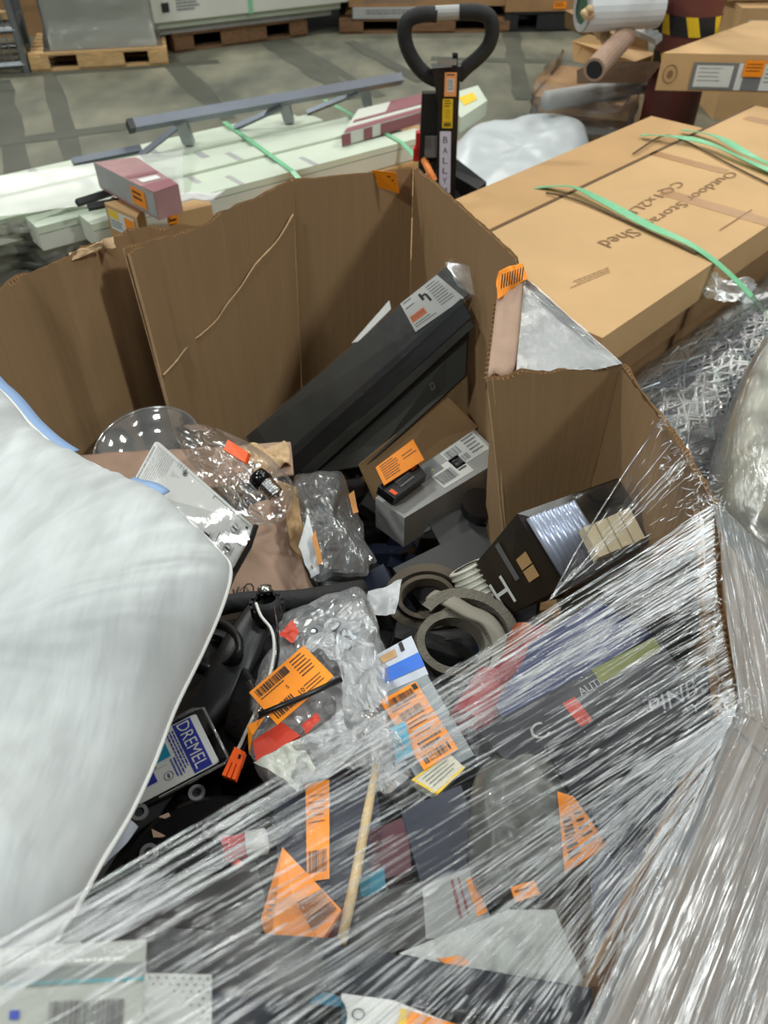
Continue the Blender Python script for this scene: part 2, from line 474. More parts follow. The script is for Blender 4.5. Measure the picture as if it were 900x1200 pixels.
def sub(q, u0, u1, v0, v1):
    a, b_, c, d = q
    f = lambda u, v: (a*(1-u)+b_*u)*(1-v) + (d*(1-u)+c*u)*v
    return [f(u0, v0), f(u1, v0), f(u1, v1), f(u0, v1)]

WRAP = film_mat('clear_wrap', clear=.97, rough=.14, milk=.08, bump=.4, bscale=6, stretch=(1, 4, 1), gain=1.2)
# ---- back left: white appliance carton on a pallet
pq = para(PZ(38, 85, 0), PZ(198, 76, 0), .8)
pallet('wood_pallet', 'new pale wood pallet under the wrapped tall white carton', pq, 0, .13, WOOD)
bq = sub(pq, .16, .93, .10, .95)
t = thing('appliance_carton', 'tall white carton wrapped in clear film, on the pale wood pallet', 'carton', tuple(sum(bq, Vector())/4 + Vector((0, 0, .131))))
obj('carton_body', block(bq, .131, 1.25), WBOX, t, bevel=.01)
ff = [Vector((bq[0].x, bq[0].y, 1.2)), Vector((bq[1].x, bq[1].y, 1.2)), Vector((bq[1].x, bq[1].y, .14)), Vector((bq[0].x, bq[0].y, .14))]
prints(t, ff, [GINK], lambda P: (P.lines(.02, .50, .3, .60, 3, 0, .5), P.rect(.02, .3, .3, .303)), eps=.004)
big = [bq[0]+Vector((-.10,-.05,0)), bq[1]+Vector((.05,-.05,0)), bq[2]+Vector((.05,.05,0)), bq[3]+Vector((-.05,.05,0))]
mb = MB(); rows = []
for j in range(40):
    z = .12 + j*.028; fl_ = 1.0 + .10*max(0, 1-j/7.0); row = []
    for k in range(4):
        for s in range(16):
            p = (bq[k].lerp(bq[(k+1) % 4], s/16)); c = sum(bq, Vector())/4
            q = c + (p-c)*(1.03*fl_ + .012*noise.noise(Vector((k*16+s, j*.6 + s*.25, 3))))
            row.append((q.x, q.y, z + .03*noise.noise(Vector((s*.4, j*.5, k)))))
    rows.append(row)
mb.grid(rows, closed=True, uvscale=4)
obj('clear_wrap', mb, WRAP, t, smooth=True)
# brown carton behind, at the very left
q = para(PZ(-120, 48, 0), PZ(60, 42, 0), .8)
t = thing('brown_carton', 'plain brown carton behind the wrapped white carton, at the left edge', 'carton', tuple(sum(q, Vector())/4))
obj('carton_body', block(q, 0, 1.0), CARDD, t)
f = [Vector((q[0].x, q[0].y, 1.0)), Vector((q[1].x, q[1].y, 1.0)), Vector((q[1].x, q[1].y, 0)), Vector((q[0].x, q[0].y, 0))]
prints(t, f, [INK], lambda P: P.rect(.78, .0, .82, .98), name='carton_seam', eps=.003)
# grey metal cart at the left edge
A = PZ(-60, 92, 0); B = PZ(33, 85, 0)
t = thing('metal_cart', 'galvanised steel mesh cart, cut off by the left edge', 'cart', tuple((A+B)/2))
q = para(A, B, .7)
for p in q:
    mb = MB(); mb.box((p.x, p.y, .3), (.045, .045, .6)); obj('corner_post', mb, METAL, t)
for z in (.06, .30, .585):
    for i in range(4):
        a, b_ = q[i], q[(i+1) % 4]; mb = MB(); mb.tube([(a.x, a.y, z), (b_.x, b_.y, z)], .024, 4); obj('rail', mb, METAL, t)
obj('tray', block(sub(q, .04, .96, .04, .96), .30, .32), M('cart_mesh', (70, 76, 70), .6, .3), t)
for i in range(10):
    u = (i+.5)/10; a = q[0].lerp(q[1], u); mb = MB(); mb.tube([(a.x, a.y, .06), (a.x, a.y, .59)], .006, 4); obj('wire_bar', mb, METAL, t)
mb = MB(); p = q[0].lerp(q[2], .55); mb.box((p.x+.1, p.y-.15, .36), (.32, .10, .05), .8)
tag(obj('wood_offcut', mb, WOOD), 'pale wood offcut lying in the steel cart', 'wood')

# ---- white flat cartons on dark pallet (top, centre left)
pq = para(PZ(205, 62, 0), PZ(360, 42, 0), 1.3)
pallet('wood_pallet', 'dark brown pallet below the strapped white cartons', pq, 0, .14, WOODD)
q2 = sub(pq, -.12, 1.25, -.02, .95)
z = .142
for i, (dz, m, off, lb) in enumerate([(.055, GREYL, .03, 'flat grey board lying on the dark brown pallet, lower of two'), (.055, LIGHTG, -.01, 'flat pale board under the strapped white cartons, upper of two')]):
    mb = block(sub(q2, off, 1-off, off, .95), z, z+dz-.003); tag(obj('flat_board', mb, m, bevel=.004), lb, 'board', 'flat boards on the dark pallet'); z += dz
q3 = sub(q2, -.03, 1.42, -.05, .9)
t = thing('white_carton', 'long white carton strapped in green, on the flat boards', 'carton', tuple(sum(q3, Vector())/4 + Vector((0, 0, z))))
obj('carton_body', block(q3, z, z+.34), WBOX, t, bevel=.006)
f = [Vector((q3[0].x, q3[0].y, z+.34)), Vector((q3[1].x, q3[1].y, z+.34)), Vector((q3[1].x, q3[1].y, z)), Vector((q3[0].x, q3[0].y, z))]
prints(t, f, [INK, GINK], lambda P: (P.rect(.05, .60, .075, .80), P.lines(.10, .55, .18, .82, 4, 1, .5), P.text('O', .93, .45, .955, .75, 0), P.rect(.43, .2, .435, .4, 1)), eps=.004)
for u in (.36, .80):
    s = sub(q3, u-.006, u+.006, -.01, 1.01); mb = block(s, z-.006, z+.346); obj('strap', mb, GREEN, t)

# ---- top centre: strapped flat cartons on a pallet
pq = para(PZ(398, 40, 0), PZ(596, 38, 0), 1.1)
pallet('wood_pallet', 'brown pallet behind the pallet jack handle', pq, 0, .12, WOODD)
z = .122
for i, (u0, u1, h, m, lb) in enumerate([(.08, .86, .09, GREYL, 'flat grey-white carton low in the pile behind the pallet jack handle'), (.06, .97, .08, CARDD, 'thin brown carton in the pile behind the pallet jack handle'),
                                    (-.08, .9, .10, WBOX, 'white printed carton in the pile behind the pallet jack handle'), (.12, 1.08, .11, GREYL, 'long pale carton with blue bands topping the pile behind the handle')]):
    q = sub(pq, u0, u1, .02*i, .9)
    t = thing('flat_carton', lb, 'carton', tuple(sum(q, Vector())/4 + Vector((0, 0, z))), 'cartons piled behind the pallet jack')
    obj('carton_body', block(q, z, z+h-.003), m, t, bevel=.004)
    f = [Vector((q[0].x, q[0].y, z+h-.003)), Vector((q[1].x, q[1].y, z+h-.003)), Vector((q[1].x, q[1].y, z)), Vector((q[0].x, q[0].y, z))]
    if i == 3:
        for u in (.18, .93):
            s = sub(q, u-.02, u+.02, -.01, 1.01); obj('band', block(s, z-.001, z+h+.002), BINK, t)
    elif i == 2:
        prints(t, f, [INK, RED], lambda P: (P.lines(.3, .15, .5, .8, 3, 0, .5), P.rect(.08, .2, .2, .8, 0), P.rect(.52, .2, .56, .8, 1)), eps=.004)
    else:
        prints(t, f, [GINK], lambda P: P.lines(.1, .2, .5, .7, 2, 0, .4), eps=.004)
    z += h
mb = MB(); p = PZ(412, 20, .1); mb.tube([p, p+Vector((.0, .5, 0))], .07, 12)
tag(obj('cardboard_tube', mb, CARDL), 'short cardboard tube end beside the pile behind the handle', 'tube')
q = para(PZ(590, 38, 0), PZ(700, 36, 0), .9)
pallet('black_pallet', 'black plastic pallet under a brown carton, beyond the film roll', q, 0, .16, BLACKM)
q = sub(q, 0, .9, 0, .9)
t = thing('brown_carton', 'brown carton with an orange sticker on the black plastic pallet', 'carton', tuple(sum(q, Vector())/4 + Vector((0, 0, .165))))
obj('carton_body', block(q, .165, .6), CARDD, t)
f = [Vector((q[0].x, q[0].y, .6)), Vector((q[1].x, q[1].y, .6)), Vector((q[1].x, q[1].y, .165)), Vector((q[0].x, q[0].y, .165))]
label(t, inset(f, .55, .82, .7, .95, .005), ORANGE, [INK], lambda P: P.lines(.1, .2, .9, .8, 2), th=.002)
# dark stack at far right behind column
for i, (a, b_, dep, z0, z1, m, lb) in enumerate([((835, 60), (960, 62), .9, .0, .66, CARDL, 'tan carton with a white label behind the red column'), ((820, 52), (980, 50), .9, .67, .95, CARDD, 'flat brown carton lying on the tan carton behind the red column')]):
    q = para(PZ(a[0], a[1]+80, 0), PZ(b_[0], b_[1]+80, 0), dep)
    t = thing('brown_carton', lb, 'carton', tuple(sum(q, Vector())/4 + Vector((0, 0, z0))))
    obj('carton_body', block(q, z0, z1), m, t, bevel=.005)
    if i == 0:
        f = [Vector((q[0].x, q[0].y, z1)), Vector((q[1].x, q[1].y, z1)), Vector((q[1].x, q[1].y, z0)), Vector((q[0].x, q[0].y, z0))]
        label(t, inset(f, .08, .1, .45, .42, .005), PAPER, [GINK], lambda P: P.lines(.1, .2, .9, .8, 3), th=.002)

# ---- red column with hazard tape
cx, cy, cr = 1.66, 4.86, .155
t = thing('trim_red_column', None, None, (cx, cy, 0)); t['kind'] = 'structure'
mb = MB(); mb.lathe([(cr, 0), (cr, 4.0)], (cx, cy, 0), seg=40); obj('shaft', mb, COLRED, t, smooth=True)
def stripes(z0, z1, ph, slope, nm):
    mb = MB(); K = 48; r = cr+.003
    for k in range(K):
        for (a0, a1) in ((k, k+1),):
            t0 = 2*PI*a0/K; t1 = 2*PI*a1/K
            m = 1 if ((k+ph) % 8) < 3 else 0
            s = .35*(z1-z0)
            P_ = lambda tt, zz: (cx + r*math.cos(tt), cy + r*math.sin(tt), zz)
            dt = slope
            mb.add([P_(t0, z0), P_(t1, z0), P_(t1+dt, z1), P_(t0+dt, z1)], [(0, 1, 2, 3)], m)
    return obj(nm, mb, [BLACKM, YELL], t, smooth=False)
stripes(.71, .80, 6, -.22, 'hazard_tape')
stripes(.53, .62, 3, -.22, 'hazard_tape')

# ---- heap of cartons, tube and film roll (right, beyond the jack)
def boxthing(name, lab, cat, q, z0, z1, m, group=None, bev=.004):
    t = thing(name, lab, cat, tuple(sum([Vector((p.x, p.y, 0)) for p in q], Vector())/4 + Vector((0, 0, z0))), group)
    obj('carton_body', block(q, z0, z1), m, t, bevel=bev); return t
pq = para(PZ(632, 185, 0), PZ(735, 198, 0), .8)
pallet('wood_pallet', 'dark pallet under the film-wrapped flat cardboard, left of the red column', pq, 0, .12, WOODD)
z = .122
for i in range(5):
    q = sub(pq, .0+.02*(i % 2), 1.0-.03*(i % 3), 0+.02*(i % 2), .95)
    q = [Vector((p.x - .02*i, p.y, 0)) for p in q]
    boxthing('flat_cardboard', ('lowest', 'second from the bottom', 'middle', 'second from the top', 'topmost')[i] + ' layer of flattened cardboard in the film-wrapped stack by the column', 'cardboard', q, z, z+.044, [CARDD, GREYL, CARDD, CARDL, CARDD][i], 'flattened cartons in the wrapped stack'); z += .046
mb = MB(); a = PZ(640, 118, .40); b_ = PZ(760, 98, .40)
mb.tube([a+Vector((0, 0, .0)), b_], .05, 14); tag(obj('cardboard_tube', mb, GREYL, smooth=True), 'long grey tube lying along the top of the wrapped flat cardboard', 'tube')
rows = []
c = sum(pq, Vector())/4
for j in range(20):
    row = []; zz = .05 + j*.02
    for k in range(4):
        for s in range(16):
            p = pq[k].lerp(pq[(k+1) % 4], s/16)
            q = c + (p-c)*(1.10 + .09*noise.fractal(Vector((k*16+s, j*.8, 3))*.35, 1, 2, 3)) + Vector((-.06, 0, 0))
            row.append((q.x, q.y, zz))
    rows.append(row)
mb = MB(); mb.grid(rows, closed=True, uvscale=5)
tag(obj('stretch_wrap', mb, WRAP, smooth=True), 'loose clear film bunched around the flat cardboard beside the column', 'film')
# cartons leaning on top
q = [PZ(670, 102, .46), PZ(760, 108, .44), PZ(752, 88, .46), PZ(668, 88, .48)]
mb = MB(); mb.hexa([PZ(676, 82, .58), PZ(757, 80, .56), PZ(772, 72, .62), PZ(700, 72, .64)], [PZ(676, 98, .49), PZ(757, 97, .47), PZ(775, 80, .52), PZ(700, 82, .54)])
tag(obj('open_carton', mb, CARDP, bevel=.004), 'pinkish-brown carton lying on the grey tube beside the column', 'carton')
mb = MB(); mb.hexa([PZ(670, 48, .55), PZ(690, 40, .60), PZ(772, 62, .58), PZ(744, 72, .55)], [PZ(672, 72, .45), PZ(692, 60, .50), PZ(772, 78, .47), PZ(744, 86, .45)])
tag(obj('open_carton', mb, CARDL, bevel=.004), 'tan carton with taped lid, behind the slanting cardboard tube', 'carton')
mb = MB(); mb.hexa([PZ(662, 12, .55), PZ(690, 8, .60), PZ(760, 34, .60), PZ(735, 48, .56)], [PZ(662, 32, .4), PZ(690, 30, .45), PZ(760, 60, .45), PZ(735, 66, .42)])
tag(obj('open_carton', mb, CARDD, bevel=.004), 'brown carton under the film roll near the column', 'carton')
mb = MB(); mb.slab([PZ(712, 20, .72), PZ(722, 14, .74), PZ(776, 40, .72), PZ(768, 46, .70)], .03)
tag(obj('picture_board', mb, GREYL), 'thin pale-edged board lying aslant beside the film roll', 'board')
a = PZ(733, 42, .72); b_ = PZ(700, 78, .66)
t = thing('cardboard_tube', 'short open cardboard tube slanting across the cartons', 'tube', tuple(b_))
mb = MB(); mb.tube([b_ - (a-b_)*.1, a], .055, 18, caps=True); obj('tube_wall', mb, CARDP, t, smooth=False)
mb = MB(); d = (b_-a).normalized(); mb.lathe([(0.0001, 0), (.042, 0)], b_ - (a-b_)*.1 + d*.001, d, 18); obj('tube_bore', mb, BLACKM, t)
# film roll
a = PZ(684, 10, .85); b_ = PZ(770, 6, .85)
t = thing('film_roll', 'white roll of stretch film lying on the carton heap', 'roll', tuple(a))
mb = MB(); mb.tube([a, b_], .105, 24); obj('film_winding', mb, M('film_winding', (214, 218, 222), .25, var=.05), t, smooth=False)
d = (a-b_).normalized(); mb = MB(); mb.lathe([(.103, 0), (.103, .012), (.07, .012)], a, d, 24); obj('end_ring', mb, GREYL, t)
mb = MB(); mb.lathe([(0.0001, .004), (.07, .004)], a, d, 24); obj('core', mb, M('roll_core', (60, 92, 70), .6), t)
mb = MB()
pts = spline([PZ(688, 14, .86), PZ(700, 20, .80), PZ(702, 34, .74), PZ(712, 46, .70), PZ(722, 62, .62)], 30)
for k in range(2): mb.tube([p + Vector((.018*math.cos(i*1.1 + k*PI), 0, .018*math.sin(i*1.1+k*PI))) for i, p in enumerate(pts)], .018, 6)
tag(obj('twisted_rope', mb, ROPE, smooth=True), 'twisted beige rope hanging from the film roll', 'rope')
mb = MB()
for k in range(5): mb.tube([PZ(765 + 3*k, 2, .9) + Vector((0, 0, .2)), PZ(757+4*k, 14, .8), PZ(760+3*k, 32, .72)], .02, 6)
tag(obj('dark_hose', mb, BLACKM, smooth=True), 'dark hose coils hanging beside the red column', 'hose')

# ---- big right-hand carton with label strip
C1 = PY(777, 62, 4.28)
zt = C1.z; zb = zt - .165
fr = Vector((C1.x + 1.6, 4.14, 0)); bl = Vector((C1.x+.70, 5.02, 0))
q = [Vector((C1.x, C1.y, 0)), fr, fr + (bl - Vector((C1.x, C1.y, 0))), bl]
t = boxthing('labelled_carton', 'long flat tan carton with printed label strip, top right corner', 'carton', q, zb, zt, CARDL)
f = [Vector((q[0].x, q[0].y, zt)), Vector((q[1].x, q[1].y, zt)), Vector((q[1].x, q[1].y, zb)), Vector((q[0].x, q[0].y, zb))]
mb = MB(); a_, b2, c_, d_ = f
P = Print(f, .003)
def ringprint(P, cu, cv, ru, rv, w, m=0, K=20):
    for k in range(K):
        t0, t1 = 2*PI*k/K, 2*PI*(k+1)/K
        P.mb.add([P.p(cu+ru*math.cos(t0), cv+rv*math.sin(t0)), P.p(cu+ru*math.cos(t1), cv+rv*math.sin(t1)),
                  P.p(cu+ru*(1-w)*math.cos(t1), cv+rv*(1-w)*math.sin(t1)), P.p(cu+ru*(1-w)*math.cos(t0), cv+rv*(1-w)*math.sin(t0))], [(0, 1, 2, 3)], m)
def cartonprint(P):
    ringprint(P, .035, .55, .022, .26, .12); ringprint(P, .035, .55, .009, .11, .95)
    P.rect(.125, .35, .126, .95)
prints(t, f, [PINK], cartonprint, eps=.003)
fs = inset(f, .10, .22, .60, .94, .003)
lb_ = label(t, fs, M('strip_grey', (120, 122, 124), .5), [PAPER, INK, WHITE], lambda P: (P.rect(.02, .1, .24, .9, 1-1), P.lines(.04, .2, .2, .8, 4, 1, .2), P.rect(.27, .0, .31, 1, 0), P.rect(.42, .0, .66, 1, 0), P.lines(.44, .2, .6, .8, 4, 1, .3), P.rect(.66, 0, .72, 1, 1), P.rect(.74, 0, 1, 1, 0)), th=.002)
label(t, inset(fs, .30, -.12, .42, .48, .006), ORANGE, [INK], lambda P: (P.lines(.1, .2, .9, .8, 3, 0, .3)), name='orange_sticker', th=.002)
label(t, inset(fs, .48, -.05, .63, .60, .006), YELL, [PAPER, INK], lambda P: (P.rect(.05, .25, .95, .95, 0), P.bars(.15, .4, .85, .8, 1, 14)), name='barcode_sticker', th=.002)

# ---- shed carton (big) and its stack
A = PZ(706, 396, .55); d1 = Vector((math.cos(.80), math.sin(.80), 0)); d2 = Vector((-d1.y, d1.x, 0))
S0 = PZ(572, 270, .55); wd = (S0-A).dot(d2)
# far end meets the back corner seen at (868,120)
Fp = PZ(868, 120, .55); Ln = (Fp-A).dot(d1)
t = thing('storage_shed_carton', 'long tan carton printed Outdoor Storage Shed, strapped in green', 'carton', tuple(A + d1*Ln/2 + d2*wd/2 - Vector((0, 0, .12))))
top = [A, A + d1*Ln, A + d1*Ln + d2*wd, A + d2*wd]
mb = MB(); mb.hexa(top, [p - Vector((0, 0, .12)) for p in top]); obj('carton_body', mb, CARDL, t, bevel=.006)
TP = M('brown_tape', (176, 134, 92), .35, var=.05)
mb = MB(); e = Vector((0, 0, .0012))
def topq(l0, l1, w0, w1, ee=.0012):
    e = Vector((0, 0, ee)); return [A + d1*l0 + d2*w0 + e, A + d1*l1 + d2*w0 + e, A + d1*l1 + d2*w1 + e, A + d1*l0 + d2*w1 + e]
for l0, l1, w0, w1 in ((1.05, 1.12, .0, .42), (1.42, 1.48, .35, wd), (2.15, 2.22, 0, wd*.9)):
    m2 = MB(); m2.slab(topq(l0, l1, w0, w1), .001); obj('packing_tape', m2, TP, t)
# upside-down text on the top: reads from the far side
def toptext(txt, pa, pb, hpx, m=0):
    """pa: pixel where the text's baseline starts, pb: where it ends (on the carton top)"""
    a = PZ(pa[0], pa[1], .551); b_ = PZ(pb[0], pb[1], .551); d = (b_-a); n = Vector((-d.y, d.x, 0)).normalized()*hpx
    return [a + n, b_ + n, b_, a], txt
for (txt, pa, pb, hh, u) in (('Outdoor Storage', (850, 200), (740, 266), .058, 1), ('Shed', (738, 268), (699, 284), .058, 1), ('CQ1x2LB', (790, 212), (726, 250), .05, 1)):
    q_, _ = toptext(txt, pa, pb, hh)
    prints(t, q_, [PINK], lambda P: P.text(txt, 0, 0, 1, 1), eps=.0015)
prints(t, [PZ(716, 322, .551), PZ(668, 342, .551), PZ(666, 330, .551), PZ(712, 312, .551)], [PINK], lambda P: (P.lines(0, .3, 1, 1, 3, 0, .3)), eps=.0015)
prints(t, topq(.9, 1.15, .10, .105), [PINK], lambda P: P.rect(0, 0, 1, 1), name='crease', eps=.0015)
# second carton to the left at the back of it
u2 = d2
B0 = A + d2*(wd+.012) + Vector((0, 0, .014)); w2 = .26
mb = MB(); mb.slab(topq(0, Ln, wd-.016, wd-.002), .001); obj('seam_shade', mb, M('seam_shade_brown', (92, 68, 42), .7), t)  # dark brown strip painted in for the shade of the gap between the cartons
top2 = [B0 - Vector((0, 0, .02)) - d1*.0, B0 + d1*(Ln*.80) - Vector((0, 0, .02)), B0 + d1*(Ln*.80) + d2*w2 - Vector((0, 0, .02)), B0 + d2*w2 - Vector((0, 0, .02))]
t2 = thing('long_carton', 'long narrow tan carton against the far side of the shed carton', 'carton', tuple(B0 + d1*Ln*.4 - Vector((0, 0, .3))))
mb = MB(); mb.hexa(top2, [p - Vector((0, 0, .28)) for p in top2]); obj('carton_body', mb, M('carton_tan_dull', (190, 150, 102), .75, var=.06, vscale=4), t2, bevel=.006)
z = .428
for i, lb in enumerate(('brown carton right under the shed carton', 'brown carton second below the shed carton', 'brown carton third below the shed carton')):
    o = .03 + .02*i
    A2 = A - d1*(.03*i) - d2*.0 + d1*.05
    tp = [A2 - d2*(-o), A2 + d1*(Ln-.1) + d2*o, A2 + d1*(Ln-.1) + d2*(wd), A2 + d2*(wd)]
    tp = [Vector((p.x, p.y, z-.002)) for p in tp]
    t3 = thing('long_carton', lb, 'carton', tuple(sum(tp, Vector())/4 - Vector((0, 0, .118))), 'brown cartons stacked under the shed carton')
    mb = MB(); mb.hexa(tp, [p - Vector((0, 0, .116)) for p in tp]); obj('carton_body', mb, [CARDD, CARDD, CARDP][i], t3, bevel=.005)
    z -= .12
pf = [Vector((p.x, p.y, 0)) for p in (A + d1*.1 + d2*.05, A + d1*(Ln-.15) + d2*.05, A + d1*(Ln-.15) + d2*wd, A + d1*.1 + d2*wd)]
tag(obj('skid', block(pf, 0, .066), WOODD), 'dark wooden skid under the stacked long cartons', 'skid')
# green straps across it
def strap(name, lab, pts, w=.019):
    P_ = spline(pts, 40); mb = MB(); up = Vector((0, 0, 1))
    L_ = []
    for i, p in enumerate(P_):
        d = (P_[min(i+1, 40)] - P_[max(i-1, 0)]).normalized(); n = d.cross(up).normalized()
        tw = .18*math.sin(i*.3); nn = (n*math.cos(tw) + up*math.sin(tw))*w
        L_.append([p - nn*.9, p + nn*.9])
    mb.grid(L_); return tag(obj(name, mb, GREEN, solid=.002), lab, 'strap', 'green straps on the shed carton')
strap('green_strap', 'green plastic strap over the near end of the shed carton', [PZ(612, 222, .53), PZ(665, 218, .57), PZ(700, 232, .575), PZ(760, 264, .57), PZ(812, 288, .565), PZ(856, 322, .53), PZ(905, 375, .42), PZ(960, 440, .25)])
strap('green_strap', 'green plastic strap over the far end, pale band in front', [PZ(752, 158, .56), PZ(790, 160, .575), PZ(830, 168, .575), PZ(880, 190, .57), PZ(960, 225, .56)])
strap('green_strap', 'green plastic strap over the far end, darker band behind', [PZ(800, 152, .56), PZ(840, 160, .575), PZ(880, 182, .575), PZ(930, 205, .57), PZ(980, 225, .56)])
# thin dark cord next to straps
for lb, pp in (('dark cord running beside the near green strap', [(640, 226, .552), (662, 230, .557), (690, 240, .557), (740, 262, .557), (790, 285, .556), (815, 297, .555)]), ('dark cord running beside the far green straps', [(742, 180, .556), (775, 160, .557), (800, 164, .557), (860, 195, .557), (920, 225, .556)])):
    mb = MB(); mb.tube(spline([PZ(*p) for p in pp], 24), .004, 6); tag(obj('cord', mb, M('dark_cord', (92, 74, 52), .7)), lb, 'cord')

# ---- white wrapped bundle behind the jack
bd = [PZ(510, 238, .12), PZ(525, 190, .2), PZ(560, 162, .2), PZ(620, 150, .2), PZ(665, 150, .2), PZ(688, 165, .2), PZ(690, 195, .15), PZ(660, 235, .1), PZ(600, 260, .08), PZ(550, 262, .06)]
mb = dome(bd, .12, .12, nz=.03, ns=3, seed=2, crease=.03, up=(0, 0, 1), power=5)
tag(obj('wrapped_bundle', mb, M('poly_white', (196, 202, 204), .35, var=.03, vscale=5, bump=.3, bscale=14), smooth=True), 'soft white plastic-wrapped bundle on the floor behind the pallet jack', 'bundle')

# ---- pallet jack
J = PY(545, 215, 3.33)
jx, jy = .325, 3.30
t = thing('pallet_jack', 'black pallet jack with looped handle standing behind the bin', 'pallet jack', (jx, jy, 0))
# loop
def pj(px, py, y=3.30): return PY(px, py, y)
yy = lambda py: 3.36 - (py-15)*.0004
lp = [(538, 14), (556, 14), (572, 19), (577, 34), (573, 52), (562, 66), (548, 78), (536, 90)]
mb = MB(); mb.tube(spline([pj(a, b_) for a, b_ in lp], 36), .027, 12); obj('handle_loop', mb, BLACKM, t, smooth=True)
lp = [(512, 17), (494, 17), (478, 24), (474, 40), (478, 58), (488, 76), (500, 88), (512, 94)]
mb = MB(); mb.tube(spline([pj(a, b_) for a, b_ in lp], 36), .027, 12); obj('handle_loop', mb, BLACKM, t, smooth=True)
mb = MB(); mb.tube([pj(510, 15.5), pj(541, 14)], .024, 14); obj('grip_sleeve', mb, GREYL, t, smooth=False)
# hub
mb = MB()
mb.slab([pj(506, 80, 3.26), pj(541, 78, 3.26), pj(536, 122, 3.26), pj(513, 122, 3.26)], .07); obj('handle_hub', mb, BLACK, t, bevel=.01)
mb = MB(); mb.box(tuple(pj(524, 72, 3.25)), (.07, .02, .02)); obj('chrome_clip', mb, CHROME, t)
mb = MB(); mb.box(tuple(pj(533, 70, 3.28)), (.02, .03, .04)); obj('control_lever', mb, BLACKG, t)
# stem
p0 = pj(519, 300, 3.33); p1 = pj(526, 90, 3.29)
mb = MB(); d = (p1-p0); w = Vector((.040, 0, 0)); th = Vector((0, .07, 0))
mb.hexa([p1-w-th*.5, p1+w-th*.5, p1+w+th*.5, p1-w+th*.5], [p0-w-th*.5, p0+w-th*.5, p0+w+th*.5, p0-w+th*.5]); obj('stem', mb, BLACK, t, bevel=.006)
mb = MB(); q0 = pj(500, 200, 3.34); q1 = pj(505, 108, 3.33); w = Vector((.035, 0, 0))
mb.hexa([q1-w-th*.3, q1+w-th*.3, q1+w+th*.3, q1-w+th*.3], [q0-w-th*.5, q0+w-th*.5, q0+w+th*.5, q0-w+th*.5]); obj('side_lever_arm', mb, BLACKM, t, bevel=.01)
mb = MB(); mb.box(tuple(pj(505, 172, 3.28)), (.05, .01, .08)); obj('grey_panel', mb, GREYC, t)
ST = lambda l, r_, a, b_: [pj(l, a, 3.215), pj(r_, a, 3.215), pj(r_-1, b_, 3.225), pj(l-1, b_, 3.225)]
label(t, ST(521.5, 535.5, 85, 113), M('sticker_orange', (250, 170, 110), .4), [INK, WHITE, GINK], lambda P: (P.rect(.2, .25, .8, .8, 1), P.lines(.25, .3, .75, .75, 6, 2, .6), P.lines(.15, .06, .85, .18, 1, 0)), name='orange_sticker', lab='orange sticker near the handle hub', th=.001)
label(t, ST(519, 531, 116, 150), YELL, [INK], lambda P: (P.lines(.15, .04, .85, .3, 3), P.lines(.2, .35, .8, .7, 6, 0, .2), P.vbars(.15, .78, .85, .95, 0, 8)), name='yellow_sticker', lab='yellow warning sticker', th=.001)
lbq = ST(515.5, 528.5, 154, 226)
label(t, lbq, M('sticker_white', (214, 214, 232), .4), [M('ink_navy', (46, 52, 90), .5)], lambda P: [P.text(ch, .3, .08+.165*i, .7, .18+.165*i) for i, ch in enumerate('BALLYM')], name='white_sticker', lab='white sticker lettered down the stem', th=.001)
for (a, b_, s, m, nm, dy) in ((492, 168, (.035, .04, .09), RED, 'release_lever', 0), (490, 180, (.04, .04, .05), RED, 'release_lever', 0)):
    mb = MB(); mb.box(tuple(pj(a, b_, 3.34)), s); obj(nm, mb, RED, t, bevel=.008)
hy = [pj(532, 176, 3.42), pj(548, 190, 3.40), pj(566, 205, 3.38), pj(570, 226, 3.36)]
mb = MB()
mb.hexa([pj(500, 186, 3.48), pj(535, 186, 3.48), pj(570, 213, 3.42), pj(560, 222, 3.36)][::1], [pj(500, 240, 3.40), pj(545, 245, 3.38), pj(570, 235, 3.42), pj(560, 250, 3.36)])
obj('pump_body', mb, BLACK, t, bevel=.01)
mb = MB(); mb.hexa([pj(551, 228, 3.33), pj(569, 222, 3.33), pj(571, 223, 3.40), pj(553, 229, 3.40)], [pj(552, 238, 3.34), pj(570, 232, 3.34), pj(571, 233, 3.4), pj(553, 239, 3.4)]); obj('red_bumper', mb, RED, t, bevel=.005)
mb = MB(); mb.box((jx+.02, 3.42, .18), (.34, .28, .30)); obj('chassis', mb, BLACK, t, bevel=.01)
for s in (-1, 1):
    mb = MB(); mb.box((jx + s*.15, 2.78, .06), (.14, .98, .05)); obj('fork', mb, M('fork_red', (150, 30, 32), .4), t, bevel=.005)
    mb = MB(); mb.lathe([(0.001, -.03), (.08, -.03), (.08, .03), (.001, .03)], (jx+s*.09, 3.30, .08), (1, 0, 0), 20); obj('wheel', mb, BLACKM, t)
mb = MB(); mb.tube(spline([pj(497, 188, 3.3), pj(503, 200, 3.22), pj(509, 212, 3.2)], 8), .014, 8); obj('control_cable', mb, M('cable_orange', (240, 140, 70), .5), t)

